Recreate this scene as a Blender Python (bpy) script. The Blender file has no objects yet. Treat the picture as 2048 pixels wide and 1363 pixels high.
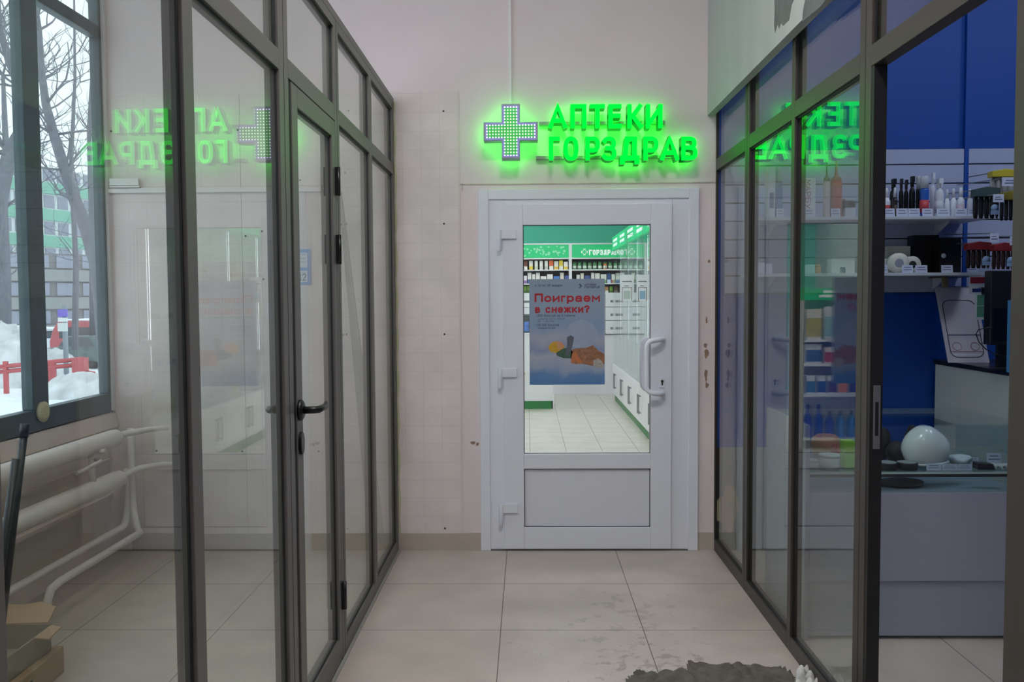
import bpy, bmesh, math, random
from mathutils import Vector, Matrix
random.seed(7)
C = bpy.context.scene.collection
SC = bpy.context.scene
PI = math.pi

# ---------------------------------------------------------------- camera
F, PITCH, YAW, ROLL, CH = 1752.63, 0.04905, 0.01745, -0.00595, 1.397
_f0 = Vector((-math.sin(YAW), math.cos(YAW), 0)); _r0 = Vector((math.cos(YAW), math.sin(YAW), 0)); _u0 = Vector((0, 0, 1))
FW = _f0*math.cos(PITCH) - _u0*math.sin(PITCH); _up = _u0*math.cos(PITCH) + _f0*math.sin(PITCH)
RT = _r0*math.cos(ROLL) + _up*math.sin(ROLL); UP = _up*math.cos(ROLL) - _r0*math.sin(ROLL)
cam = bpy.data.objects.new('camera', bpy.data.cameras.new('camera')); C.objects.link(cam)
m = Matrix((RT, UP, -FW)).transposed().to_4x4(); m.translation = Vector((0, 0, CH)); cam.matrix_world = m
cam.data.sensor_width = 36; cam.data.lens = F/2048*36; cam.data.clip_start = .02; cam.data.clip_end = 500
SC.camera = cam

# ---------------------------------------------------------------- world, exposure
SC.view_settings.view_transform = 'Standard'; SC.view_settings.look = 'None'
SC.view_settings.gamma = 1; SC.view_settings.use_curve_mapping = False
SC.view_settings.exposure = 0.12
SC.cycles.max_bounces = 12; SC.cycles.transparent_max_bounces = 24; SC.cycles.glossy_bounces = 5
SC.cycles.diffuse_bounces = 5; SC.cycles.sample_clamp_indirect = 6; SC.cycles.caustics_reflective = False
SC.cycles.use_denoising = True
wd = bpy.data.worlds.new('overcast'); SC.world = wd; wd.use_nodes = True
wn = wd.node_tree.nodes; wl = wd.node_tree.links
bg = wn['Background']; bg.inputs['Strength'].default_value = 2.6
tc = wn.new('ShaderNodeTexCoord'); nz = wn.new('ShaderNodeTexNoise'); nz.inputs['Scale'].default_value = 2.0
rp = wn.new('ShaderNodeValToRGB'); rp.color_ramp.elements[0].color = (.80, .83, .90, 1); rp.color_ramp.elements[1].color = (.96, .97, 1, 1)
wl.new(tc.outputs['Generated'], nz.inputs['Vector']); wl.new(nz.outputs['Fac'], rp.inputs['Fac']); wl.new(rp.outputs['Color'], bg.inputs['Color'])

# ---------------------------------------------------------------- lamps' powers (panels are built further down)
HALL_W, SHOP_W, PHARM_W = 37, 12, 125

# ---------------------------------------------------------------- helpers: a picture point to a point on a real plane
def ray(px, py): return (FW*F + RT*(px-1024) - UP*(py-681.5))
def at_Y(px, py, Y): d = ray(px, py); t = Y/d.y; return Vector((d.x*t, Y, CH+d.z*t))
def at_X(px, py, X): d = ray(px, py); t = X/d.x; return Vector((X, d.y*t, CH+d.z*t))
def at_Z(px, py, Z): d = ray(px, py); t = (Z-CH)/d.z; return Vector((d.x*t, d.y*t, Z))

def lin(c):
    return tuple(((v/255)/12.92 if v/255 <= .04045 else (((v/255)+.055)/1.055)**2.4) for v in c)
_m = {}
def mat(name, rgb, rough=.5, metal=0, noise=0, scale=8, bump=0, emit=None, es=0, spec=.5, stretch=None, trans=0, alpha=1):
    if name in _m: return _m[name]
    M = bpy.data.materials.new(name); M.use_nodes = True; N = M.node_tree.nodes; L = M.node_tree.links
    b = N['Principled BSDF']; c = lin(rgb)
    b.inputs['Base Color'].default_value = (*c, 1); b.inputs['Roughness'].default_value = rough
    b.inputs['Metallic'].default_value = metal; b.inputs['Specular IOR Level'].default_value = spec
    if trans: b.inputs['Transmission Weight'].default_value = trans
    t = N.new('ShaderNodeTexCoord'); n = N.new('ShaderNodeTexNoise'); n.inputs['Scale'].default_value = scale; n.inputs['Detail'].default_value = 6
    src = t.outputs['Object']
    if stretch:
        mp = N.new('ShaderNodeMapping'); mp.inputs['Scale'].default_value = stretch; L.new(src, mp.inputs['Vector']); src = mp.outputs['Vector']
    L.new(src, n.inputs['Vector'])
    if noise:
        r = N.new('ShaderNodeValToRGB'); r.color_ramp.elements[0].position = .3; r.color_ramp.elements[1].position = .7
        r.color_ramp.elements[0].color = (*[v*(1-noise) for v in c], 1); r.color_ramp.elements[1].color = (*[min(1, v*(1+noise)) for v in c], 1)
        L.new(n.outputs['Fac'], r.inputs['Fac']); L.new(r.outputs['Color'], b.inputs['Base Color'])
    if bump:
        bp = N.new('ShaderNodeBump'); bp.inputs['Strength'].default_value = bump; bp.inputs['Distance'].default_value = .01
        L.new(n.outputs['Fac'], bp.inputs['Height']); L.new(bp.outputs['Normal'], b.inputs['Normal'])
    if emit:
        b.inputs['Emission Color'].default_value = (*lin(emit), 1); b.inputs['Emission Strength'].default_value = es
    _m[name] = M; return M

def glass(name, tint=(235, 242, 236), r0=.035, rough=0.0, haze=0):
    if name in _m: return _m[name]
    M = bpy.data.materials.new(name); M.use_nodes = True; N = M.node_tree.nodes; L = M.node_tree.links
    N.clear(); o = N.new('ShaderNodeOutputMaterial'); mx = N.new('ShaderNodeMixShader')
    tr = N.new('ShaderNodeBsdfTransparent'); tr.inputs['Color'].default_value = (*lin(tint), 1)
    gl = N.new('ShaderNodeBsdfGlossy'); gl.inputs['Roughness'].default_value = rough; gl.inputs['Color'].default_value = (1, 1, 1, 1)
    lw = N.new('ShaderNodeLayerWeight'); lw.inputs['Blend'].default_value = .5
    p = N.new('ShaderNodeMath'); p.operation = 'POWER'; p.inputs[1].default_value = 5
    a = N.new('ShaderNodeMath'); a.operation = 'MULTIPLY_ADD'; a.inputs[1].default_value = .85; a.inputs[2].default_value = r0
    L.new(lw.outputs['Facing'], p.inputs[0]); L.new(p.outputs[0], a.inputs[0]); L.new(a.outputs[0], mx.inputs[0])
    L.new(tr.outputs[0], mx.inputs[1]); L.new(gl.outputs[0], mx.inputs[2])
    last = mx
    if haze:                                              # dust film on the pane
        df = N.new('ShaderNodeBsdfDiffuse'); df.inputs['Color'].default_value = (.8, .82, .84, 1)
        m2 = N.new('ShaderNodeMixShader'); n = N.new('ShaderNodeTexNoise'); n.inputs['Scale'].default_value = 3
        mu = N.new('ShaderNodeMath'); mu.operation = 'MULTIPLY'; mu.inputs[1].default_value = haze*2
        L.new(n.outputs['Fac'], mu.inputs[0]); L.new(mu.outputs[0], m2.inputs[0]); L.new(mx.outputs[0], m2.inputs[1]); L.new(df.outputs[0], m2.inputs[2]); last = m2
    L.new(last.outputs[0], o.inputs['Surface']); _m[name] = M; return M

def emitter(name, rgb, s):
    if name in _m: return _m[name]
    M = bpy.data.materials.new(name); M.use_nodes = True; N = M.node_tree.nodes; N.clear()
    o = N.new('ShaderNodeOutputMaterial'); e = N.new('ShaderNodeEmission'); e.inputs['Color'].default_value = (*rgb, 1); e.inputs['Strength'].default_value = s
    M.node_tree.links.new(e.outputs[0], o.inputs['Surface']); _m[name] = M; return M

def tile_mat(name, rgb, joint, x0, y0, s, w, axes='xy', rough=.3, dirt=None, jmix=1.0, sy=None, bump=0):
    """tiles: joints where fract((a-x0)/s) is near 0 on the two named axes, position in metres"""
    M = bpy.data.materials.new(name); M.use_nodes = True; N = M.node_tree.nodes; L = M.node_tree.links
    b = N['Principled BSDF']; b.inputs['Roughness'].default_value = rough; b.inputs['Specular IOR Level'].default_value = .35
    g = N.new('ShaderNodeNewGeometry'); sp = N.new('ShaderNodeSeparateXYZ'); L.new(g.outputs['Position'], sp.inputs[0])
    def mth(op, a, c=None):
        n = N.new('ShaderNodeMath'); n.operation = op
        for i, v in enumerate((a, c)):
            if v is None: continue
            if isinstance(v, (int, float)): n.inputs[i].default_value = v
            else: L.new(v, n.inputs[i])
        return n.outputs[0]
    def joints(ax, o, s):
        v = mth('DIVIDE', mth('SUBTRACT', sp.outputs['XYZ'.index(ax.upper())], o), s)
        fr = mth('ABSOLUTE', mth('SUBTRACT', mth('FRACT', mth('ADD', v, 50.5)), .5))
        return mth('LESS_THAN', fr, w/s/2)
    j = mth('MAXIMUM', joints(axes[0], x0, s), joints(axes[1], y0, sy or s))
    n = N.new('ShaderNodeTexNoise'); n.inputs['Scale'].default_value = 5; n.inputs['Detail'].default_value = 8; L.new(g.outputs['Position'], n.inputs['Vector'])
    r = N.new('ShaderNodeValToRGB'); c = lin(rgb)
    r.color_ramp.elements[0].position = .35; r.color_ramp.elements[1].position = .65
    r.color_ramp.elements[0].color = (*[v*.93 for v in c], 1); r.color_ramp.elements[1].color = (*[min(1, v*1.05) for v in c], 1)
    L.new(n.outputs['Fac'], r.inputs['Fac']); col = r.outputs['Color']
    if dirt:                                              # trampled mud spots around a path, fixed in the room
        for (cx, cy, rad, sc, th, dc, mxv) in dirt:
            d = mth('SQRT', mth('ADD', mth('POWER', mth('SUBTRACT', sp.outputs['X'], cx), 2), mth('POWER', mth('MULTIPLY', mth('SUBTRACT', sp.outputs['Y'], cy), .7), 2)))
            fall = mth('MAXIMUM', mth('SUBTRACT', 1, mth('DIVIDE', d, rad)), 0)
            n2 = N.new('ShaderNodeTexNoise'); n2.inputs['Scale'].default_value = sc; n2.inputs['Detail'].default_value = 10; n2.inputs['Roughness'].default_value = .7
            L.new(g.outputs['Position'], n2.inputs['Vector'])
            k = mth('MULTIPLY', mth('MAXIMUM', mth('SUBTRACT', mth('ADD', n2.outputs['Fac'], mth('MULTIPLY', fall, .22)), th), 0), 9)
            k = mth('MULTIPLY', mth('MINIMUM', k, mxv), mth('MINIMUM', mth('MULTIPLY', fall, 4), 1))
            mx = N.new('ShaderNodeMixRGB'); L.new(k, mx.inputs[0]); L.new(col, mx.inputs[1]); mx.inputs[2].default_value = (*lin(dc), 1); col = mx.outputs[0]
    mx = N.new('ShaderNodeMixRGB'); L.new(mth('MULTIPLY', j, jmix), mx.inputs[0]); L.new(col, mx.inputs[1]); mx.inputs[2].default_value = (*lin(joint), 1)
    L.new(mx.outputs[0], b.inputs['Base Color'])
    if bump:
        bp = N.new('ShaderNodeBump'); bp.invert = True; bp.inputs['Strength'].default_value = bump; bp.inputs['Distance'].default_value = .003
        L.new(j, bp.inputs['Height']); L.new(bp.outputs['Normal'], b.inputs['Normal'])
    _m[name] = M; return M

class MB:
    def __init__(s): s.v = []; s.f = []; s.mi = []; s.sm = []
    def add(s, vs, fs, mi=0, smooth=False):
        n = len(s.v); s.v += [tuple(v) for v in vs]
        for f in fs: s.f.append([i+n for i in f]); s.mi.append(mi); s.sm.append(smooth)
        return s
    def box(s, a, b, mi=0):
        x0, x1 = sorted((a[0], b[0])); y0, y1 = sorted((a[1], b[1])); z0, z1 = sorted((a[2], b[2]))
        vs = [(x, y, z) for x in (x0, x1) for y in (y0, y1) for z in (z0, z1)]
        return s.add(vs, [(0, 1, 3, 2), (4, 6, 7, 5), (0, 4, 5, 1), (2, 3, 7, 6), (0, 2, 6, 4), (1, 5, 7, 3)], mi)
    def cyl(s, a, b, r, r2=None, n=16, mi=0, smooth=True):
        a = Vector(a); b = Vector(b); r2 = r if r2 is None else r2
        return s.tube([a, b], [r, r2], n, mi, smooth)
    def tube(s, pts, rs, n=12, mi=0, smooth=True):
        pts = [Vector(p) for p in pts]
        if isinstance(rs, (int, float)): rs = [rs]*len(pts)
        base = len(s.v); prev = None
        for i, p in enumerate(pts):
            t = (pts[min(i+1, len(pts)-1)] - pts[max(i-1, 0)]).normalized()
            if prev is None:
                u = t.orthogonal().normalized()
            else:
                u = (prev - t*prev.dot(t)); u = u.normalized() if u.length > 1e-6 else t.orthogonal().normalized()
            prev = u; w = t.cross(u)
            for k in range(n):
                a = 2*PI*k/n; s.v.append(tuple(p + (u*math.cos(a)+w*math.sin(a))*rs[i]))
        for i in range(len(pts)-1):
            for k in range(n):
                a = base+i*n+k; b = base+i*n+(k+1) % n
                s.f.append([a, b, b+n, a+n]); s.mi.append(mi); s.sm.append(smooth)
        s.f.append([base+k for k in range(n)][::-1]); s.mi.append(mi); s.sm.append(False)
        e = base+(len(pts)-1)*n; s.f.append([e+k for k in range(n)]); s.mi.append(mi); s.sm.append(False)
        return s
    def lathe(s, prof, c=(0, 0, 0), n=20, mi=0, axis='z', smooth=True):
        """prof: list of (r, h)"""
        base = len(s.v); c = Vector(c)
        for (r, h) in prof:
            for k in range(n):
                a = 2*PI*k/n; x, y = r*math.cos(a), r*math.sin(a)
                p = {'z': (x, y, h), 'y': (x, h, y), 'x': (h, x, y)}[axis]
                s.v.append(tuple(c+Vector(p)))
        for i in range(len(prof)-1):
            for k in range(n):
                a = base+i*n+k; b = base+i*n+(k+1) % n
                s.f.append([a, b, b+n, a+n]); s.mi.append(mi); s.sm.append(smooth)
        s.f.append([base+k for k in range(n)][::-1]); s.mi.append(mi); s.sm.append(False)
        e = base+(len(prof)-1)*n; s.f.append([e+k for k in range(n)]); s.mi.append(mi); s.sm.append(False)
        return s
    def prism(s, poly, d, mi=0):
        """poly: list of 3D points, extruded by the vector d"""
        n = len(poly); d = Vector(d); P = [Vector(p) for p in poly]
        vs = P+[p+d for p in P]
        fs = [list(range(n))[::-1], list(range(n, 2*n))]+[[i, (i+1) % n, (i+1) % n+n, i+n] for i in range(n)]
        return s.add(vs, fs, mi)
    def mesh(s, name):
        me = bpy.data.meshes.new(name); me.from_pydata(s.v, [], s.f)
        for p, i, q in zip(me.polygons, s.mi, s.sm): p.material_index = i; p.use_smooth = q
        bm = bmesh.new(); bm.from_mesh(me); bmesh.ops.recalc_face_normals(bm, faces=bm.faces); bm.to_mesh(me); bm.free(); return me

def _raw(s, name):
    me = bpy.data.meshes.new(name); me.from_pydata(s.v, [], s.f)
    for p, i in zip(me.polygons, s.mi): p.material_index = i
    return me
MB.mesh_raw = _raw
def put(name, mb, mats, parent=None, bevel=0, loc=None):
    me = mb.mesh(name) if isinstance(mb, MB) else mb
    me.name = name
    for x in (mats if isinstance(mats, (list, tuple)) else [mats]): me.materials.append(x)
    o = bpy.data.objects.new(name, me); C.objects.link(o)
    if parent:
        o.parent = parent; q = parent; off = Vector((0, 0, 0))
        while q: off += q.location; q = q.parent
        o.location = -off if loc is None else loc
    elif loc is not None: o.location = loc
    if bevel:
        b = o.modifiers.new('bevel', 'BEVEL'); b.width = bevel; b.segments = 2; b.limit_method = 'ANGLE'
    return o
def tag(o, label=None, cat=None, group=None, kind=None):
    if label: o['label'] = label
    if cat: o['category'] = cat
    if group: o['group'] = group
    if kind: o['kind'] = kind
    return o
def thing(name, label, cat, loc=(0, 0, 0), rz=0, group=None, kind=None):
    o = bpy.data.objects.new(name, None); C.objects.link(o); o.empty_display_size = .05
    o.location = loc; o.rotation_euler = (0, 0, rz); return tag(o, label, cat, group, kind)
def struct(name, mb, mats, label=None, cat='structure'):
    return tag(put(name, mb, mats), label, None, kind='structure')
def solo(name, mb, mats, label, cat, group=None, bevel=0):
    """a thing that is one mesh, origin at its base centre"""
    me = mb.mesh(name) if isinstance(mb, MB) else mb
    xs = [v.co.x for v in me.vertices]; ys = [v.co.y for v in me.vertices]; zs = [v.co.z for v in me.vertices]
    o = Vector(((min(xs)+max(xs))/2, (min(ys)+max(ys))/2, min(zs)))
    me.transform(Matrix.Translation(-o))
    return tag(put(name, me, mats, None, bevel, o), label, cat, group)
def copy_thing(root, loc, rz=None, label=None, group=None):
    r = root.copy(); C.objects.link(r); r.location = loc
    if rz is not None: r.rotation_euler = (0, 0, rz)
    if label: r['label'] = label
    if group: r['group'] = group
    for ch in list(root.children):
        c = ch.copy(); C.objects.link(c); c.parent = r
        for g in list(ch.children):
            d = g.copy(); C.objects.link(d); d.parent = c
    return r

# stroke lettering: every glyph is a few poly-lines in a unit box, drawn with an even, mitred pen
def _e(cx, cy, rx, ry, a0, a1, n=10, p=.8):
    o = []
    for k in range(n+1):
        a = math.radians(a0+(a1-a0)*k/n); c, d = math.cos(a), math.sin(a)
        o.append((cx+rx*math.copysign(abs(c)**p, c), cy+ry*math.copysign(abs(d)**p, d)))
    return o
_O = _e(.5, .5, .5, .5, 90, 450, 28)
GL = {'А': [[(0, 0), (.5, 1), (1, 0)], [(.2, .28), (.8, .28)]], 'П': [[(0, 0), (0, 1), (1, 1), (1, 0)]], 'Т': [[(0, 1), (1, 1)], [(.5, 1), (.5, 0)]],
 'Е': [[(1, 1), (0, 1), (0, 0), (1, 0)], [(0, .52), (.9, .52)]], 'К': [[(0, 0), (0, 1)], [(.95, 1), (.3, .52), (0, .52)], [(.3, .52), (1, 0)]], 'И': [[(0, 1), (0, 0)], [(1, 1), (1, 0)], [(0, .06), (1, .94)]],
 'Г': [[(0, 0), (0, 1), (1, 1)]], 'О': [_O], 'Р': [[(0, 0), (0, 1)]+_e(.5, .7, .5, .3, 90, -90)+[(0, .4)]],
 'З': [_e(.45, .76, .5, .24, 150, -90)+[(.3, .52)], _e(.45, .26, .55, .26, 90, -150)], 'Д': [[(0, 0), (0, .16), (1, .16), (1, 0)], [(.16, .16), (.3, .95), (.32, 1), (.84, 1), (.84, .16)]],
 'В': [[(0, 0), (0, 1)]+_e(.5, .77, .42, .23, 90, -90)+[(0, .54)], [(0, .54)]+_e(.5, .27, .5, .27, 90, -90)+[(0, 0)]], 'М': [[(0, 0), (0, 1), (.5, .35), (1, 1), (1, 0)]],
 'Б': [[(1, 1), (0, 1), (0, 0)]+_e(.5, .3, .5, .3, -90, 90)+[(0, .6)]], 'У': [[(0, 1), (.5, .35)], [(1, 1), (.4, .1), (.1, 0)]],
 'а': [[(.05, .84)]+_e(.5, .7, .45, .3, 120, 0)+[(.95, 0)], [(.95, .56), (.45, .56)]+_e(.4, .28, .4, .28, 100, 260)+[(.6, 0), (.95, .2)]], 'е': [[(0, .52), (1, .52)], _e(.5, .5, .5, .5, 0, 320, 22)],
 'о': [_O], 'с': [_e(.5, .5, .5, .5, 45, 315, 20)], 'ж': [[(.5, 0), (.5, 1)], [(0, 1), (.35, .52), (.65, .52), (1, 1)], [(.35, .52), (0, 0)], [(.65, .52), (1, 0)]], 'н': [[(0, 0), (0, 1)], [(1, 0), (1, 1)], [(0, .52), (1, .52)]],
 'р': [[(0, -.4), (0, 1)], _O], 'я': [[(1, 0), (1, 1), (.4, 1)]+_e(.4, .7, .4, .28, 90, 270)+[(1, .42)], [(.45, .42), (0, 0)]], 'б': [[(.95, 1.35), (.3, 1.3), (0, 1), (0, .5)], _O], 'у': [[(0, 1), (.5, .1)], [(1, 1), (.35, -.35), (.05, -.4)]],
 'з': [_e(.45, .76, .5, .24, 150, -90), _e(.45, .26, .55, .26, 90, -150)], 'л': [[(0, 0), (.2, .1), (.3, 1), (1, 1), (1, 0)]], 'д': [[(0, -.2), (0, .1), (1, .1), (1, -.2)], [(.2, .1), (.35, 1), (.85, 1), (.85, .1)]], 'ь': [[(0, 1), (0, 0)]+_e(.5, .28, .5, .28, -90, 90)+[(0, .56)]],
 'ч': [[(0, 1), (0, .6), (.2, .45), (1, .45)], [(1, 1), (1, 0)]], 'ю': [[(0, 0), (0, 1)], [(0, .5), (.3, .5)], _e(.65, .5, .35, .5, 90, 450, 24)], '?': [_e(.5, 1.05, .5, .32, 170, -60)+[(.5, .6), (.5, .42)], [(.5, .0), (.5, .16)]], '!': [[(.5, 1.38), (.5, .4)], [(.5, 0), (.5, .16)]],
 '•': [[(0, .5), (1, .5)]], '.': [[(.5, 0), (.5, .15)]], '0': [[(x, y*1.38) for x, y in _O]], '1': [[(.2, 1.05), (.7, 1.38), (.7, 0)]], '2': [_e(.5, 1.0, .5, .38, 170, -40)+[(0, 0), (1, 0)]], '3': [_e(.45, 1.04, .5, .34, 150, -90), _e(.45, .35, .55, .35, 90, -150)], '9': [[(x, .55+y*.83) for x, y in _O], [(1, .95), (.9, .3), (.3, 0)]]}
for a_, b_ in zip('вгикмпт', 'ВГИКМПТ'): GL[a_] = GL[b_]
WID = {'г': .55, 'ж': 1.15, 'м': 1.0, 'м': 1.0, '1': .5, '!': .2, '.': .2, '•': .3, 'ю': 1.15, 'П': 1.05, 'М': 1.1}
def pen(mb, pts, t, T, d0, d1):
    """one mitred stroke of width t; T(x, z, depth) gives the 3-D point; between depths d0 (front) and d1 (back)"""
    closed = math.dist(pts[0], pts[-1]) < 1e-6; P_ = pts[:-1] if closed else pts; n = len(P_); Lp, Rp = [], []
    for i in range(n):
        a = P_[i-1] if (i or closed) else None; b = P_[(i+1) % n] if (i < n-1 or closed) else None; c = P_[i]; ds = []
        if a is not None and math.dist(a, c) > 1e-9: L_ = math.dist(a, c); ds.append(((c[0]-a[0])/L_, (c[1]-a[1])/L_))
        if b is not None and math.dist(b, c) > 1e-9: L_ = math.dist(b, c); ds.append(((b[0]-c[0])/L_, (b[1]-c[1])/L_))
        mx_, my_ = sum(d[0] for d in ds), sum(d[1] for d in ds); L_ = math.hypot(mx_, my_) or 1; nx, ny = -my_/L_, mx_/L_
        k = abs(nx*-ds[0][1]+ny*ds[0][0]); k = min(1/max(k, .1), 1.9)*t/2; Lp.append((c[0]+nx*k, c[1]+ny*k)); Rp.append((c[0]-nx*k, c[1]-ny*k))
    if not closed:                                        # square ends
        for i, j in ((0, 1), (n-1, n-2)):
            L_ = math.dist(P_[i], P_[j]) or 1; ux, uz = (P_[i][0]-P_[j][0])/L_*t/2, (P_[i][1]-P_[j][1])/L_*t/2
            Lp[i] = (Lp[i][0]+ux, Lp[i][1]+uz); Rp[i] = (Rp[i][0]+ux, Rp[i][1]+uz)
    m_ = n if closed else n-1
    for i in range(m_):
        j = (i+1) % n; q = [Lp[i], Lp[j], Rp[j], Rp[i]]
        if d1 == d0: mb.add([T(x, z, d0) for x, z in q], [(0, 1, 2, 3)])
        else:
            mb.add([T(x, z, d0) for x, z in q], [(0, 1, 2, 3)], 0)
            mb.add([T(x, z, d) for d in (d0, d1) for x, z in q], [(0, 1, 5, 4), (2, 3, 7, 6)]+([] if closed else ([(3, 0, 4, 7)] if i == 0 else [])+([(1, 2, 6, 5)] if i == m_-1 else [])), 1)
            mb.add([T(x, z, d1) for x, z in q], [(0, 1, 2, 3)], 2)
def text_fit(s, x0, x1, z0, z1, Y, mats, name, parent, depth=0, bold=.02, facing=-1, plane='Y'):
    """lettering that fills x0..x1, z0..z1 on the plane y=Y and is read from -y; single capitals fill the box alone"""
    up = s.upper() == s; H = 1.0 if up else 1.42
    wd = [(.55 if c == ' ' else WID.get(c, .86)) for c in s]; tt = (.17 if not depth else .145)+bold*1.2
    if len(s) == 1: sx = x1-x0; adv = [0]; ws = [sx]; gap = 0
    else:
        tot = sum(wd)+.17*(len(s)-1); u = (x1-x0)/tot; ws = [w*u for w in wd]; adv = []; x = 0
        for w in ws: adv.append(x); x += w+.17*u
    ph = (z1-z0)/H; lo = min((0 if up else min([p[1] for c in s for st in GL.get(c, []) for p in st]+[0])), 0)
    if lo < 0: ph = (z1-z0)/(H-lo)
    t = tt*ph*(1.0 if up else .95)
    if not up: t = min(t, (x1-x0)/sum(wd)*(.38+bold))
    mb = MB(); k = 0
    for c, a, w in zip(s, adv, ws):
        cap = c in 'АПТЕКИГОРЗДВМБУ'
        hh = ph*(1.0 if up else (1.38 if cap else 1.0)); zb = z0-(lo*ph if lo < 0 else 0); tt_ = t*(1.12 if cap and not up else 1)
        for st in GL.get(c, []):
            pts = [(x0+a+tt_/2+(w-tt_)*px, zb+tt_/2+(hh-tt_)*pz) for px, pz in st]; k += 1
            if depth: pen(mb, pts, tt_, lambda x, z, d: (x, d, z), Y-depth/2, Y+depth/2)
            else: pen(mb, pts, tt_, lambda x, z, d: (x, d, z), Y-k % 3*.00004, Y-k % 3*.00004)
    return put(name, mb.mesh_raw(name), mats, parent)

# ================================================================ THE SETTING
D = 4.81; XL = -.72; XR = 1.026; XW = -2.30
M_wall = mat('wall_paint', (226, 212, 212), .75, noise=.03, scale=3, bump=.05)
M_white = mat('white_plastic', (226, 227, 235), .35)
M_trimw = mat('white_trim', (225, 222, 222), .4)
M_blue = mat('blue_paint', (6, 72, 164), .55)
M_ceil = mat('ceiling_paint', (225, 225, 222), .8)
M_floor = tile_mat('floor_tiles', (186, 173, 164), (78, 66, 60), -.118, 4.228, .6, .0035, rough=.42,
    dirt=[(.42, 3.75, .8, 9, .72, (130, 120, 100), .35), (.47, 3.2, .6, 16, .70, (112, 98, 80), .45), (.5, 2.8, .55, 22, .68, (100, 96, 90), .45), (.3, 3.4, 2.2, 34, .83, (90, 80, 72), .7)])
M_panel = tile_mat('embossed_tile_sheet', (227, 215, 212), (200, 190, 185), -.07, .09, .1007, .003, 'xz', .5, jmix=.4, bump=.3)
M_base = mat('baseboard_tile', (184, 172, 160), .45, noise=.05)
M_pfloor = tile_mat('pharmacy_floor_tiles', (208, 205, 196), (120, 112, 98), .02, 5.1, .33, .006, rough=.3)

dL, dR, dT = at_Y(966, 700, D).x, at_Y(1391, 700, D).x, at_Y(1150, 386, D).z
mb = MB()
mb.box((-2.345, D, 0), (dL, D+.16, 3.6)).box((dR, D, 0), (4.3, D+.16, 3.6)).box((dL, D, dT), (dR, D+.16, 3.6))
wall_back = struct('wall_back', mb, M_wall)
struct('floor', MB().box((-2.34, -3.2, -.1), (4.3, D+.16, 0)), M_floor)
struct('ceiling', MB().box((-2.42, -3.2, 3.6), (4.3, D, 3.7)), M_ceil)
struct('wall_front', MB().box((-2.42, -3.3, 0), (4.3, -3.2, 3.6)), M_wall)
struct('wall_right', MB().box((4.2, -3.2, 0), (4.3, D, 3.6)), M_blue)
mb = MB().box((-2.42, -3.2, -.1), (XW-.03, D, .70)).box((-2.42, -3.2, .70), (XW-.06, D, .785)).box((-2.42, -3.2, 3.45), (XW-.03, D, 3.6)).box((-2.42, -3.2, .785), (XW-.03, -.6, 3.45))
struct('wall_left', mb, mat('window_wall_paint', (219, 207, 200), .6, noise=.06, scale=4, bump=.15))
# sill board and the slanted apron under the window
mb = MB().prism([(XW-.06, -3.2, .79), (XW+.015, -3.2, .775), (XW+.03, -3.2, .70), (XW-.06, -3.2, .70)], (0, D+3.2-.002, 0))
mb.prism([(XW-.03, -3.2, .70), (XW+.03, -3.2, .70), (XW+.0, -3.2, .66), (XW-.03, -3.2, .62)], (0, D+3.2-.002, 0))
struct('trim_1', mb, mat('sill_paint', (220, 204, 197), .5, noise=.05, scale=6, bump=.1))
for i, z in enumerate((.50, .30)):     # boards of the apron wall
    struct('trim_%d' % (i+2), MB().box((XW-.035, -3.2, z), (XW-.015, D-.002, z+.022)), _m['sill_paint'])

# baseboards
bz = at_Y(700, 1066, D-.012).z
struct('baseboard_back', MB().box((at_Y(266, 1080, D).x, D-.014, 0), (at_Y(965, 1080, D).x, D, bz)).box((at_Y(1384, 1080, D).x, D-.012, 0), (XR, D, bz)), M_base)
# embossed tile sheet on the back wall
p0 = at_Y(222, 185, D); p1 = at_Y(925, 1064, D)
x483 = at_Y(483, 400, D).x; zt = at_Y(600, 185, D).z; zc = at_Y(500, 380, D).z
panel = struct('trim_4', MB().box((p0.x, D-.006, bz), (x483-.001, D, zt)).box((x483+.001, D-.006, bz), (p1.x, D, zt)), M_panel)
M_dark = mat('dark_screw', (60, 52, 48), .4, .5)
for (px, py) in ((887, 222), (888, 447), (889, 668), (890, 1056), (690, 345), (600, 360), (475, 260), (222, 262), (491, 472), (527, 558), (697, 221), (693, 447), (693, 668), (313, 1005-104), (484, 902), (637, 902), (524, 462)):
    p = at_Y(px, py, D-.008); put('screw', MB().cyl((p.x, D-.006, p.z), (p.x, D-.0085, p.z), .0055, n=10), M_dark, panel)
# cover strip across the sheet and the broken cable duct
mb = MB().box((at_Y(219, 376, D).x, D-.02, at_Y(400, 385, D).z), (at_Y(650, 380, D).x, D-.0065, at_Y(400, 376, D).z))
solo('cable_duct', mb, M_trimw, 'thin white cable strip running level across the back wall behind the left glass', 'cable duct')
q0 = at_Y(224, 372, D); q1 = at_Y(281, 358, D)
o = solo('duct_stub', MB().box((q0.x, D-.03, q0.z), (q1.x, D-.021, q1.z)).box((q0.x, D-.03, q0.z-.012), (q1.x+.005, D-.0065, q0.z-.004)), M_trimw, 'short broken piece of white cable duct on the wall at the left window corner', 'cable duct')
# ceiling-to-sign cable duct, seams of the upper boarding
c0 = at_Y(1017, 0, D); c1 = at_Y(1023, 206, D)
solo('cable_duct', MB().box((c0.x, D-.014, c1.z-.03), (c1.x, D-.0005, 3.59)), M_trimw, 'white vertical cable duct running up from the green cross', 'cable duct')
zs = at_Y(1100, 366, D).z
struct('trim_5', MB().box((p1.x, D-.004, zs-.006), (XR-.005, D, zs)).box((at_Y(924, 500, D).x, D-.004, at_Y(924, 380, D).z), (at_Y(927, 500, D).x, D, zs)), mat('seam_filler', (200, 188, 176), .8, noise=.1, scale=30))
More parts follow.
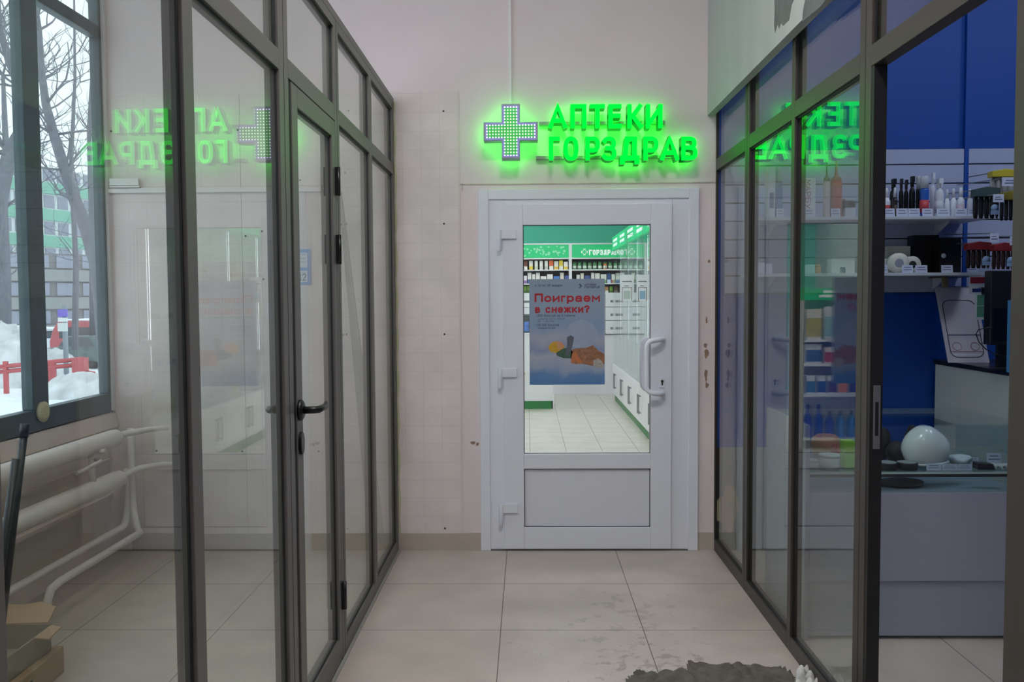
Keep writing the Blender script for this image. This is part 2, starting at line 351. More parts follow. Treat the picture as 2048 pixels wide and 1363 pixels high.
# wear on the wall beside the door
M_sc = mat('scuff_brown', (150, 122, 104), .8, noise=.25, scale=60)
def blob(cx, cz, rx, rz, y, n=14, jit=.35, seed=1):
    R = random.Random(seed); pts = []
    for k in range(n):
        a = 2*PI*k/n; q = 1+R.uniform(-jit, jit); pts.append((cx+rx*q*math.cos(a), y, cz+rz*q*math.sin(a)))
    return MB().prism(pts, (0, .0012, 0))
for i, (px, py, rx, rz) in enumerate(((1413, 706, 4, 9), (1412, 750, 3, 12), (1414, 770, 3, 6), (1418, 522, 3, 3), (947, 885, 5, 4), (955, 888, 3, 3), (1411, 690, 3, 5), (1413, 640, 2, 8))):
    p = at_Y(px, py, D-.001); put('scuff', blob(p.x, p.z, rx/364, rz/364, D-.0013, seed=i), M_sc, wall_back)
p = at_Y(1447, 1020, D); put('torn_patch', blob(p.x+.02, p.z, .055, .125, D-.0135, 18, .25, 5), mat('bare_plaster', (196, 178, 150), .9, noise=.1, scale=20), wall_back)
# shop back wall: blue boards, grey board below, slatwall
zb = at_Y(1480, 893, D).z
struct('trim_6', MB().box((XR+.01, D-.012, zb), (4.2, D, 3.5)), M_blue)
struct('trim_7', MB().box((XR+.03, D-.010, 0), (4.2, D, zb)), mat('grey_board', (150, 152, 150), .6))

# ---------------------------------------------------------------- window in the left wall
M_win = mat('green_window_paint', (78, 92, 98), .45, noise=.12, scale=12)
win = thing('window_1', None, None, (XW-.03, 2.1, .785)); win['kind'] = 'structure'
wy0, wy1 = -.6, D-.004; wx0, wx1 = XW-.055, XW-.0
zr = at_X(206, 789, XW).z; zt0 = at_X(188, 69.6, XW).z; zt1 = at_X(188, 45, XW).z
m0 = at_X(55, 450, XW).y; m1 = at_X(87, 450, XW).y
fr = put('window_frame', MB().box((wx0, wy0, .785), (wx1, wy1, zr)).box((wx0, wy0, zt0), (wx1, wy1, zt1)).box((wx0, wy1-.05, zr), (wx1, wy1, 3.45)).box((wx0, wy0, zr), (wx1, wy0+.08, 3.45)).box((wx0, wy0, 3.38), (wx1, wy1, 3.45))
    .box((wx0, m0, zr), (wx1, m1, 3.4)).box((wx0, 2.0, zr), (wx1, 2.1, 3.4)), M_win, win, .004)
put('window_pane', MB().box((wx0+.022, wy0+.02, .80), (wx0+.028, wy1-.02, 3.42)), glass('old_window_glass', (236, 242, 246), .05, 0, .05), win)
p = at_X(85, 823, XW+.004)
put('foam_plug', MB().lathe([(.02, -.004), (.048, .0), (.05, .012), (.03, .02)], (XW+.0, p.y, p.z), 14, axis='x'), mat('foam', (206, 200, 170), .9, bump=.6, scale=60), win)
# white jamb strip at the corner
struct('trim_8', MB().box((XW+.0, D-.03, .79), (at_Y(222, 400, D).x-.004, D-.0005, 3.6)), M_trimw)

# ---------------------------------------------------------------- outside
M_snow = mat('snow', (238, 241, 246), .8, noise=.05, scale=.8, bump=.6)
G = -1.6
tag(put('snowy_ground', MB().box((-140, -40, G-.5), (-3.0, 160, G)), M_snow), kind='structure')
R = random.Random(3)
def snow_heap(px, py0, Y, w, h, label, seed):
    R = random.Random(seed); c = at_Y(px, 640, Y); mb = MB(); nx, ny = 26, 12
    for j in range(ny):
        for i in range(nx):
            u = i/(nx-1)*2-1; v = j/(ny-1)*2-1; q = max(0, 1-u*u)**.7*max(0, 1-v*v)**.8
            mb.v.append((c.x+u*w, Y+v*w*.6, G+q*h*(.9+.2*R.random())))
    for j in range(ny-1):
        for i in range(nx-1):
            a = j*nx+i; mb.f.append([a, a+1, a+nx+1, a+nx]); mb.mi.append(0); mb.sm.append(True)
    solo('snow_heap', mb, mat('dirty_snow', (205, 206, 208), .9, noise=.25, scale=2.5, bump=.8), label, 'snow heap')
snow_heap(-26, 0, 31, 2.3, 2.35, 'tall grey snow heap behind the red railing, left of the window post', 2)
snow_heap(160, 0, 27.0, 1.4, .75, 'low white snow heap at the foot of the thick red railing post', 5)
snow_heap(104, 0, 35.6, 1.2, 1.0, 'snow bank between the railing and the parked cars', 6)
M_red = mat('red_railing_paint', (188, 78, 84), .5)
def px_rail():
    Y = 28.0; t = thing('railing', 'red painted metal railing standing in the snow outside the window', 'railing', at_Y(90, 775, Y))
    f = lambda px, py: at_Y(px, py, Y)
    a = f(-20, 735); b = f(168, 717)
    put('top_rail', MB().tube([(a.x, Y, a.z), (b.x, Y, b.z)], .07, 8), M_red, t)
    a = f(-20, 745); b = f(168, 728)
    put('lower_rail', MB().tube([(a.x, Y, a.z), (b.x, Y, b.z)], .07, 8), M_red, t)
    for px in (11, 94, 107, 100):
        q = f(px, 722); put('post', MB().box((q.x-.06, Y-.06, G), (q.x+.06, Y+.06, q.z)), M_red, t)
    q = f(160, 716); put('corner_post', MB().box((q.x-.2, Y-.15, G), (q.x+.2, Y+.15, q.z+.02)), M_red, t)
    a = f(168, 742); b = f(188, 744); put('end_rail', MB().tube([(a.x, Y, a.z), (b.x, Y, b.z), (b.x, Y, G)], .05, 8), M_red, t)
px_rail()
def car(px, Y, label, rgb, rz, L=4.3, Wd=1.75, H=1.5, van=False, snow=True):
    c = at_Y(px, 650, Y); t = thing('car', label, 'car', (c.x, Y, G), rz, 'cars parked across the street')
    if van: prof = [(-.5, .25), (-.5, 1.0), (-.44, 1.6), (-.36, 2.0), (.5, 2.0), (.5, .25)]; H = 1.0
    else: prof = [(-.5, .3), (-.5, .62), (-.46, .82), (-.22, .92), (-.1, 1.4), (.3, 1.45), (.44, .98), (.5, .92), (.5, .3)]
    bd = MB().prism([(x*L, -Wd/2, z) for x, z in prof], (0, Wd, 0))
    put('car_body', bd, mat('car_paint_%d_%d_%d' % rgb, rgb, .3, spec=.7), t, .06, (0, 0, 0))
    gz = MB()
    if van: gz.box((-.34*L, -Wd/2-.01, 1.15), (.42*L, Wd/2+.01, 1.7))
    else: gz.prism([(-.2*L, -Wd/2-.01, .95), (-.09*L, -Wd/2-.01, 1.34), (.28*L, -Wd/2-.01, 1.38), (.4*L, -Wd/2-.01, .97)], (0, Wd+.02, 0))
    put('side_window', gz, mat('car_glass', (52, 60, 68), .1), t, 0, (0, 0, 0))
    for sx in (-.32, .32):
        for sy in (-1, 1):
            put('wheel', MB().lathe([(.2, -.1), (.32, -.09), (.33, .09), (.2, .1)], (sx*L, sy*(Wd/2-.1), .32), 18, axis='y'), mat('tyre', (28, 28, 30), .8), t, 0, (0, 0, 0))
    if snow:
        z = 2.0 if van else 1.44
        put('snow_cover', MB().box(((-.3 if van else -.08)*L, -Wd/2+.06, z), ((.48 if van else .28)*L, Wd/2-.06, z+.09)), M_snow, t, .04, (0, 0, 0))
car(192, 43, 'red car with snow on its roof, seen at the right edge of the window', (176, 62, 70), -.35, van=True)
car(176, 39.5, 'dark teal car parked in front of the red one', (58, 84, 86), -.5, snow=False)
car(92, 48, 'white car with a dark side window parked behind the round sign pole', (206, 212, 220), -.2)
car(38, 52, 'pale blue snow-covered car behind the grey snow heap', (176, 194, 208), -.15)
# sign post
Ys = 33; c = at_Y(129, 620, Ys)
t = thing('street_sign', 'grey street post with a purple sign above two white plates outside', 'street sign', (c.x, Ys, G))
put('pole', MB().cyl((c.x, Ys, G), (c.x, Ys, at_Y(129, 610, Ys).z), .09), mat('galvanised', (140, 150, 158), .5, .4), t)
for nm, y0, y1, col in (('purple_plate', 618, 633, (120, 100, 200)), ('white_plate', 635, 643, (225, 228, 226)), ('number_plate', 645, 662, (214, 220, 218))):
    a = at_Y(120, y1, Ys); b = at_Y(138, y0, Ys); put(nm, MB().box((a.x, Ys-.16, a.z), (b.x, Ys-.1, b.z)), mat('plate_%d' % y0, col, .5), t)
# far housing block, running away to the right
def facade(name, label, px0, Y0, ang, Lg, z0, z1, floors, band, wallc, group=None, nwin=14, zband=None, depth=10):
    c = at_Y(px0, 600, Y0); ux = math.sin(ang); uy = math.cos(ang)
    t = thing(name, label, 'building', (c.x, Y0, G)); nx, ny = -uy, ux
    P = lambda s, d, z: (c.x+ux*s+nx*d, Y0+uy*s+ny*d, z)
    body = MB().prism([P(-4, 0, G), P(Lg, 0, G), P(Lg, depth, G), P(-4, depth, G)], (0, 0, z1-G)); put('wall', body, wallc, t)
    fh = (z1-z0)/floors; proto = None
    for k in range(floors):
        zb = z0+k*fh
        put('green_band', MB().prism([P(-4, -.25, zb), P(Lg, -.25, zb), P(Lg, 0, zb), P(-4, 0, zb)], (0, 0, fh*.42)), band, t)
        for i in range(nwin):
            s = (i+.5)*Lg/nwin
            if proto is None:
                w = Lg/nwin*.36
                proto = put('window', MB().prism([P(-w, -.08, 0), P(w, -.08, 0), P(w, 0, 0), P(-w, 0, 0)], (0, 0, fh*.46)), mat('far_window', (150, 152, 168), .3), t)
            o = proto if (k == 0 and i == 0) else proto.copy()
            if o is not proto: C.objects.link(o)
            o.location = Vector((ux*s, uy*s, zb+fh*.48)) - Vector((c.x, Y0, G))
    return t
facade('apartment_block', 'long white apartment block with mint green balcony bands far outside', 0, 78, .285, 20, 4.0, at_Y(0, 323, 80).z, 4, mat('mint_band', (134, 190, 168), .6), mat('block_white', (222, 226, 228), .7), nwin=12)
facade('low_building', 'grey low building with dark windows behind the parked cars', -6, 62, .6, 16, G+.3, at_Y(60, 505, 64).z, 3, mat('grey_band', (150, 150, 150), .7), mat('low_wall', (130, 126, 128), .8), nwin=8)
# bare trees
M_bark = mat('bark', (112, 112, 122), .9, noise=.2, scale=10)
def tree(path, r0, label, seed, twigs=60, spread=1.6, name='bare_tree'):
    R = random.Random(seed); t = thing(name, label, 'tree', (path[0][0], path[0][1], path[0][2]), group=None)
    pts = [Vector(p) for p in path]; n = len(pts)
    put('trunk', MB().tube(pts, [r0*(1-.75*i/(n-1)) for i in range(n)], 10), M_bark, t)
    mb = MB()
    def grow(p, d, L, r, lv):
        q = [p]; dd = d.copy()
        for k in range(4):
            dd = (dd+Vector((R.uniform(-.35, .35), R.uniform(-.35, .35), R.uniform(-.15, .3)))).normalized(); q.append(q[-1]+dd*L/4)
        mb.tube(q, [r*(1-.17*k) for k in range(5)], 5)
        if lv:
            for k in range(R.choice((2, 3))):
                a = q[R.choice((1, 2, 3, 4))]; grow(a, (dd+Vector((R.uniform(-1, 1), R.uniform(-1, 1), R.uniform(-.3, .6)))).normalized(), L*.62, r*.5, lv-1)
    for k in range(twigs):
        i = R.randrange(n//3, n); p = pts[i]; d = Vector((R.uniform(-1, 1), R.uniform(-1, 1), R.uniform(-.2, .9))).normalized()
        grow(p, d, spread*R.uniform(.6, 1.3), r0*.16, 2)
    tag(put('branches', mb, M_bark, t), kind='stuff')
def tp(lst, Y): return [tuple(at_Y(a, b, Y+dy)) for a, b, dy in lst]
tree(tp([(215, 745, 0), (205, 620, 0), (192, 520, 0), (172, 455, 0), (150, 400, 0), (130, 340, 0), (108, 270, 0), (92, 210, 0), (84, 150, 0), (78, 60, 0), (60, -60, 0)], 15), .15, 'big leaning bare tree close outside, its trunk rising behind the window post', 4, 20, 1.1)
tree(tp([(-40, 745, 0), (-20, 500, 0), (20, 300, 0), (60, 235, 0), (40, 175, 0), (18, 120, 0), (0, 60, 0), (-10, -60, 0)], 17), .17, 'bare tree with crossing boughs at the left edge of the window', 9, 24, 1.4)
tree(tp([(8, 690, 0), (10, 560, 0), (6, 420, 0), (12, 300, 0), (6, 150, 0)], 34), .28, 'dark bare tree behind the grey snow heap', 12, 22, 2)
tree(tp([(150, 700, 0), (152, 520, 0), (142, 330, 0), (150, 160, 0), (148, -20, 0)], 36), .14, 'slim bare tree in front of the low grey building', 15, 20, 2)
tree(tp([(186, 700, 0), (184, 480, 0), (178, 260, 0), (186, 120, 0), (180, 10, 0)], 40), .16, 'tall bare tree at the right side of the window view', 21, 20, 2)

# ================================================================ GLASS PARTITIONS
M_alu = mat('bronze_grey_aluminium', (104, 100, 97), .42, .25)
M_gask = mat('black_gasket', (22, 22, 24), .5)
M_pane = glass('partition_glass', (240, 244, 240), .03)
DP = .045                                    # profile depth
YL = lambda px, py: at_X(px, py, XL).y
YR = lambda px, py: at_X(px, py, XR).y
PTOP, T1, T0 = 2.482, 2.125, 2.067
def partition(side, name, label, posts, z1, door=None, opening=None, ya=None, bottom_gap=None, trans=None):
    """posts: list of (y_near, y_far); side -1 for the left one (body towards -x), +1 for the right"""
    X = XL if side < 0 else XR; t0, t1 = trans
    t = thing(name, label, 'glass partition', (X+side*DP/2, (posts[0][0]+D)/2, 0))
    xo, xi = X, X+side*DP; xg0, xg1 = X+side*.014, X+side*.022
    for (a, b) in posts:
        o = put('post', MB().box((xo, a, 0), (xi, b, z1)), M_alu, t, .0015)
        if b-a > .075:
            m = (a+b)/2; put('groove', MB().box((xo-side*.0006, m-.0018, 0), (xo+side*.002, m+.0018, z1)), M_gask, o)
    put('top_rail', MB().box((xo-side*.001, posts[0][0], z1-.0), (xi, D-.001, z1+.03)), M_alu, t, .0015)
    for i in range(len(posts)-1):
        a, b = posts[i][1], posts[i+1][0]
        is_door = door == i; is_open = opening == i
        put('head_rail', MB().box((xo, a, z1-.035), (xi, b, z1)), M_alu, t, .001)
        put('transom', MB().box((xo, a, t0), (xi, b, t1)), M_alu, t, .0015)
        g = MB()
        def gk(y0, y1, za, zb, w=.006):
            g.box((xo+side*.009, y0, za), (xg0, y1, za+w)).box((xo+side*.009, y0, zb-w), (xg0, y1, zb)).box((xo+side*.009, y0, za), (xg0, y0+w, zb)).box((xo+side*.009, y1-w, za), (xg0, y1, zb))
        pu = put('upper_pane', MB().box((xg0, a, t1-.003), (xg1, b, z1-.03)), M_pane, t); gk(a, b, t1, z1-.035)
        if not is_door and not is_open:
            put('bottom_rail', MB().box((xo, a, 0), (xi, b, .06)), M_alu, t, .0015)
            put('lower_pane', MB().box((xg0, a-.002, .055), (xg1, b+.002, t0+.003)), M_pane, t); gk(a, b, .06, t0)
        put('gasket', g, M_gask, t)
    return t
sp = [(YL(-2, 1100)-.06, YL(8, 1100)), (YL(364.5, 50), YL(385, 50)), (YL(557, 80), YL(575, 80)), (YL(667.5, 100), YL(676, 100)), (YL(744.5, 700), YL(749.5, 700)), (YL(790, 700), D-.002)]
lp = partition(-1, 'glass_partition', 'grey-framed glass partition with a door on the left side of the corridor', sp, PTOP-.03, door=2, trans=(T0, T1))
# the hinged door of the left partition
dy0, dy1 = sp[2][1]+.012, sp[3][0]-.004; ST = .068
dr = put('door', MB().box((XL, dy0+.022, .012), (XL-DP, dy0+.022+ST, T0-.004)).box((XL, dy1-ST*.75, .012), (XL-DP, dy1, T0-.004)).box((XL, dy0+.022+ST, .012), (XL-DP, dy1-ST*.75, .10)).box((XL, dy0+.022+ST, 2.0), (XL-DP, dy1-ST*.75, T0-.004)), M_alu, lp, .0015)
put('edge_seal', MB().box((XL-.004, dy0-.010, .012), (XL-DP-.002, dy0+.0215, T0-.004)), M_gask, dr)
put('door_pane', MB().box((XL-.014, dy0+ST+.02, .095), (XL-.022, dy1-ST*.75+.003, 2.005)), M_pane, dr)
g = MB(); a, b = dy0+.022+ST, dy1-ST*.75
g.box((XL-.009, a, .10), (XL-.014, b, .106)).box((XL-.009, a, 1.994), (XL-.014, b, 2.0)).box((XL-.009, a, .1), (XL-.014, a+.006, 2)).box((XL-.009, b-.007, .1), (XL-.014, b, 2))
put('gasket', g, M_gask, dr)
M_blk = mat('black_hardware', (16, 16, 17), .35)
hp = at_X(590, 824, XL)                      # lever handles either side, pivoting on the same spindle
hy = dy0+.022+ST*.42; hz = hp.z
mb = MB().lathe([(.001, 0), (.033, 0), (.033, .008), (.026, .013), (.001, .013)], (XL+.0, hy, hz), 24, axis='x')
mb.tube([(XL+.01, hy, hz), (XL+.045, hy, hz), (XL+.058, hy+.012, hz), (XL+.06, hy+.05, hz+.001), (XL+.058, hy+.1, hz-.002), (XL+.055, hy+.125, hz+.006)], [.012, .0115, .0115, .0105, .010, .008], 12)
put('door_handle', mb, M_blk, dr)
mb = MB().lathe([(.001, 0), (.033, 0), (.033, -.008), (.026, -.013), (.001, -.013)], (XL-DP, hy, hz), 24, axis='x')
mb.tube([(XL-DP-.01, hy, hz), (XL-DP-.045, hy, hz), (XL-DP-.055, hy+.012, hz), (XL-DP-.055, hy+.05, hz), (XL-DP-.052, hy+.12, hz)], [.012, .0115, .0115, .0105, .009], 12)
put('door_handle', mb, M_blk, dr)
kz = at_X(598, 887, XL).z
put('keyhole_cover', MB().prism([(XL+.0, hy+.022*math.cos(2*PI*k/20), kz+.036*math.sin(2*PI*k/20)) for k in range(20)], (.010, 0, 0)), M_blk, dr, .002)
for z0_, z1_ in ((at_X(675, 392, XL).z, at_X(675, 338, XL).z), (at_X(675, 527, XL).z, at_X(675, 471, XL).z), (at_X(684, 1217, XL).z, at_X(684, 1163, XL).z)):
    put('hinge', MB().box((XL+.0, dy1-.012, z0_), (XL+.012, dy1+.016, z1_)).cyl((XL+.01, dy1+.002, z0_-.002), (XL+.01, dy1+.002, z1_+.002), .008, n=12), M_blk, dr)
# threshold strip and silicone bead along the left partition's foot
put('foot_strip', MB().box((XL, sp[1][0], 0), (XL+.012, D-.002, .006)), mat('silicone', (150, 148, 142), .6), lp)
put('foam_bead', MB().tube([(XL+.006, D-.004, z) for z in [i*.06 for i in range(42)]], [.006+.003*math.sin(i*1.7) for i in range(42)], 6), mat('foam_bead', (196, 198, 160), .9), lp)

sr = [(YR(2075, 700)-.2, YR(2019, 700)), (YR(1734.5, 700), YR(1712, 700)), (YR(1585, 700), YR(1578.5, 700)), (YR(1495.5, 700), YR(1487, 700)), (YR(1430, 700), D-.002)]
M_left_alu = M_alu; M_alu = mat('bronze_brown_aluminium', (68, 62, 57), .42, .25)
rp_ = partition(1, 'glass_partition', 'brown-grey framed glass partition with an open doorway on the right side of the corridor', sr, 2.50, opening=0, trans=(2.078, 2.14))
M_alu = M_left_alu; jy = sr[1][0]                                  # black rubber jamb of the doorway, with its strike plate
put('door_jamb', MB().box((XR+.002, jy-.02, .0), (XR+.04, jy-.0005, 2.077)), M_gask, rp_)
p = at_Y(1747, 770, jy-.02); q = at_Y(1742, 897, jy-.02)
stz0, stz1 = q.z, p.z
sk = put('strike_plate', MB().box((XR+.012, jy-.024, stz0), (XR+.033, jy-.0205, stz1)), mat('brushed_steel', (150, 154, 156), .3, .8), rp_, .001)
put('latch_slot', MB().box((XR+.017, jy-.0246, stz0+.04), (XR+.027, jy-.024, stz1-.05)), M_gask, sk)
# printed board over the right partition
zb0 = at_Y(1418, 231, D).z; XB = at_Y(1415, 200, D).x
brd = solo('banner_board', MB().box((XB, .6, zb0), (XR-.008, D-.003, 3.59)), mat('banner_grey_green', (176, 182, 176), .5, noise=.06, scale=2, stretch=(1, 3, .6)), 'pale grey-green printed board hanging above the right glass partition', 'board')
def xpoly(lst, X): return [tuple(at_X(a, b, X)) for a, b in lst]
M_fur = mat('print_dark', (98, 104, 100), .6, noise=.15, scale=10)
for poly in ([(1548, -30), (1605, -40), (1583, 10), (1578, 40), (1566, 52), (1562, 46), (1558, 58), (1555, 48), (1550, 66), (1548, 50), (1549, 20)], [(1612, -30), (1700, -60), (1640, 14), (1604, 44), (1606, 20), (1610, 0)]):
    pp = xpoly(poly, XB-.0008); o = put('printed_shape', MB().prism(pp, (.0007, 0, 0)), M_fur)
    o.parent = brd; o.location = -brd.location

# ================================================================ PHARMACY DOOR
YD = D-.01
dr1 = thing('door_1', None, None, (at_Y(1175, 1095, D).x, D, 0)); dr1['kind'] = 'structure'
def P(px, py, Y): return at_Y(px, py, Y)
def frame(mb, x0, x1, z0, z1, w, ya, yb, bot=False, wt=None):
    wt = wt or w
    mb.box((x0, ya, z0), (x0+w, yb, z1)).box((x1-w, ya, z0), (x1, yb, z1)).box((x0+w, ya, z1-wt), (x1-w, yb, z1))
    if bot: mb.box((x0+w, ya, z0), (x1-w, yb, z0+w))
    return mb
cx0, cx1, cz1 = P(958, 700, D).x, P(1396, 700, D).x, P(1170, 378, D).z
put('casing', frame(MB(), cx0+.004, cx1, 0, cz1, .055, D-.024, D-.0005), M_white, dr1, .004)
fx0, fx1, fz1 = P(975, 700, D).x, P(1379, 700, D).x, P(1170, 396, D).z
put('door_frame', frame(MB(), fx0, fx1, 0, fz1, .10, D-.014, D+.05, wt=.06), M_white, dr1, .003)
lx0, lx1, lz1, lz0 = P(1006, 700, D-.03).x, P(1343.5, 700, D-.03).x, P(1170, 407, D-.03).z, .012
gx0, gx1, gz1, gz0 = P(1047, 700, D-.03).x, P(1301.5, 700, D-.03).x, P(1170, 449, D-.03).z, P(1170, 907, D-.03).z
pz1, pz0 = P(1170, 937, D-.03).z, P(1170, 1054, D-.03).z
yl0, yl1 = D-.03, D+.035
leaf = put('door_leaf', MB().box((lx0, yl0, lz0), (gx0, yl1, lz1)).box((gx1, yl0, lz0), (lx1, yl1, lz1)).box((gx0, yl0, gz1), (gx1, yl1, lz1)).box((gx0, yl0, pz1), (gx1, yl1, gz0)).box((gx0, yl0, lz0), (gx1, yl1, pz0)), M_white, dr1, .003)
put('door_panel', MB().box((gx0-.003, yl0+.016, pz0-.003), (gx1+.003, yl1-.016, pz1+.003)), mat('white_panel', (222, 222, 230), .3), dr1)
g = MB(); w = .004
for za, zb in ((gz0, gz1), (pz0, pz1)):
    g.box((gx0, yl0+.010, za), (gx0+w, yl0+.016, zb)).box((gx1-w, yl0+.010, za), (gx1, yl0+.016, zb)).box((gx0, yl0+.010, zb-w), (gx1, yl0+.016, zb)).box((gx0, yl0+.010, za), (gx1, yl0+.016, za+w))
put('gasket', g, mat('grey_gasket', (70, 72, 78), .6), dr1)
put('door_pane', MB().box((gx0-.003, yl0+.018, gz0-.003), (gx1+.003, yl0+.026, gz1+.003)), glass('door_glass', (246, 247, 248), .045), dr1)
for (ya_, yb_) in ((460, 502), (736, 776), (1007, 1048)):
    za = P(1000, ya_, yl0).z; zb = P(1000, yb_, yl0).z
    put('hinge', MB().cyl((lx0-.016, yl0-.012, zb), (lx0-.016, yl0-.012, za), .0115, n=16).box((lx0-.016, yl0-.014, za-.048), (lx0+.077, yl0, za+.0)), M_white, dr1, .002)
hx = P(1326, 700, yl0).x; hz1, hz0 = P(1326, 678, yl0).z, P(1326, 785, yl0).z; gxh = P(1294, 700, yl0-.07).x
def pull(y, s):
    """tubular C handle: leaves the door at its two fixings, out and then sideways"""
    q = []; O = .062*s; 
    q += [(hx, y, hz1), (hx-.006, y+O*.5, hz1+.0), (hx-.03, y+O*.9, hz1), (gxh+.035, y+O, hz1-.004)]
    for k in range(1, 6):
        a = PI/2*k/5; q.append((gxh+.035-.035*math.sin(a), y+O, hz1-.004-.035*(1-math.cos(a))))
    q += [(gxh, y+O, (hz0+hz1)/2)]
    for k in range(0, 6):
        a = PI/2*k/5; q.append((gxh+.035-.035*math.cos(a), y+O, hz0+.039-.035*math.sin(a)))
    q += [(hx-.03, y+O*.9, hz0), (hx-.006, y+O*.5, hz0), (hx, y, hz0)]
    return MB().tube(q, .0135, 16)
put('door_handle', pull(yl0-.001, -1), M_white, dr1)
put('door_handle', pull(yl1+.001, 1), M_white, dr1)
kp = P(1324, 764, yl0)
lk = put('lock_plate', MB().box((kp.x-.015, yl0-.006, kp.z-.03), (kp.x+.015, yl0-.0005, kp.z+.03)), M_white, dr1, .004)
put('keyhole', MB().lathe([(.001, 0), (.008, 0), (.008, -.002), (.001, -.002)], (kp.x, yl0-.006, kp.z+.006), 14, axis='y').box((kp.x-.004, yl0-.008, kp.z-.016), (kp.x+.004, yl0-.006, kp.z+.004)), M_dark, lk)
put('sill_strip', MB().box((fx0, D-.02, 0), (fx1, D+.05, .008)), M_alu, dr1)

# poster on the door glass
yp = yl0+.0165
a = P(1059.5, 769, yp); b = P(1209.5, 557, yp); x0, x1, z0, z1 = a.x, b.x, a.z, b.z
PW, PH = x1-x0, z1-z0
def poster_mat():
    M = bpy.data.materials.new('poster_print'); M.use_nodes = True; N = M.node_tree.nodes; L = M.node_tree.links; bs = N['Principled BSDF']; bs.inputs['Roughness'].default_value = .35
    t = N.new('ShaderNodeTexCoord'); s = N.new('ShaderNodeSeparateXYZ'); L.new(t.outputs['Generated'], s.inputs[0])
    r = N.new('ShaderNodeValToRGB'); e = r.color_ramp.elements; e[0].position = 0; e[0].color = (*lin((84, 126, 178)), 1); e[1].position = 1; e[1].color = (*lin((142, 156, 174)), 1)
    for ps, c in ((.10, (98, 134, 178)), (.17, (150, 162, 184)), (.27, (168, 172, 186)), (.33, (134, 148, 178)), (.42, (164, 166, 182)), (.55, (134, 154, 182)), (.7, (142, 158, 178))):
        q = e.new(ps); q.color = (*lin(c), 1)
    n = N.new('ShaderNodeTexNoise'); n.inputs['Scale'].default_value = 3.5; n.inputs['Detail'].default_value = 5; L.new(t.outputs['Generated'], n.inputs['Vector'])
    ad = N.new('ShaderNodeMath'); ad.operation = 'MULTIPLY_ADD'; ad.inputs[1].default_value = .22; L.new(n.outputs['Fac'], ad.inputs[0])
    sb = N.new('ShaderNodeMath'); sb.operation = 'SUBTRACT'; sb.inputs[1].default_value = .11; L.new(s.outputs['Z'], sb.inputs[0]); L.new(sb.outputs[0], ad.inputs[2]); L.new(ad.outputs[0], r.inputs['Fac']); L.new(r.outputs['Color'], bs.inputs['Base Color']); return M
pst = tag(put('poster', MB().box((x0-x0-PW/2, -.0004, 0), (PW/2, .0004, PH)), poster_mat(), None, 0, ((x0+x1)/2, yp, z0)), 'blue-grey winter poster with red Cyrillic headline on the pharmacy door glass', 'poster')
def pp(px, py): q = P(px, py, yp); return q.x, q.z
def ptext(s, px0, py0, px1, py1, m_, bold=.0, nm='lettering'):
    u0, w1 = pp(px0, py0); u1, w0 = pp(px1, py1); return text_fit(s, u0, u1, w0, w1, yp-.0008, [m_], nm, pst, bold=bold)
M_pr = mat('print_red', (172, 38, 48), .4); M_pk = mat('print_dark_text', (58, 66, 84), .4)
ptext('Поиграем', 1069, 586, 1200, 608, M_pr, .10, 'headline'); ptext('в снежки?', 1070, 609, 1179, 625, M_pr, .10, 'headline')
ptext('с 10 по 29 января', 1070, 568, 1124, 574, M_pk, .02); ptext('АПТЕКИ', 1169, 567, 1192, 571, M_pk, .02); ptext('ГОРЗДРАВ', 1169, 572, 1199, 576, M_pk, .02)
ptext('• 1000 бонусов за 3 снежка!', 1070, 628, 1150, 634, M_pk, .015); ptext('снежки за каждые 1 000 руб.', 1076, 636, 1130, 639, M_pk); ptext('в чеке', 1076, 640, 1108, 643, M_pk)
ptext('• 100 000 бонусов', 1070, 647, 1118, 653, M_pk, .015); ptext('победителю!', 1076, 653.5, 1110, 658, M_pk, .015)
def pshape(lst, m_, nm, lift):
    put(nm, MB().prism([(pp(a, b)[0], yp-lift, pp(a, b)[1]) for a, b in lst], (0, .0002, 0)), m_, pst)
cr_ = lambda cx, cy, rx, ry, n=28: [(cx+rx*math.cos(2*PI*k/n), cy+ry*math.sin(2*PI*k/n)) for k in range(n)]
pshape([(1160, 567), (1164, 571.5), (1160, 576), (1158, 574.5), (1161, 571.5), (1158, 568.5)], M_pk, 'emblem', .0008)
pshape(cr_(1163, 668, 31, 29), mat('print_snowball', (152, 164, 184), .5, noise=.06, scale=30), 'printed_snowball', .0006)
pshape([(1096, 693), (1104, 684), (1114, 682), (1124, 685), (1130, 692), (1124, 702), (1112, 706), (1100, 702)], mat('print_yellow', (196, 152, 48), .5, noise=.15, scale=80), 'printed_hat', .001)
pshape([(1113, 684), (1122, 683), (1128, 690), (1124, 698), (1115, 697)], mat('print_skin', (206, 146, 110), .5), 'printed_face', .0012)
pshape([(1112, 705), (1126, 697), (1138, 694), (1146, 704), (1142, 716), (1128, 716), (1114, 711)], mat('print_green', (66, 92, 74), .5, noise=.2, scale=80), 'printed_coat', .0011)
pshape([(1134, 674), (1141, 670), (1148, 674), (1146, 686), (1142, 700), (1136, 712), (1130, 708), (1134, 692)], mat('print_glove', (92, 98, 108), .5), 'printed_glove', .0013)
pshape([(1142, 700), (1152, 696), (1172, 695), (1186, 690), (1196, 700), (1209, 708), (1209, 727), (1196, 732), (1180, 730), (1160, 726), (1150, 728), (1142, 720)], mat('print_brown', (150, 104, 78), .5, noise=.3, scale=70), 'printed_trousers', .0011)
pshape([(1144, 706), (1152, 702), (1156, 712), (1166, 724), (1158, 728), (1150, 718), (1147, 727), (1142, 725)], mat('print_orange', (190, 112, 70), .5), 'printed_scarf', .0014)
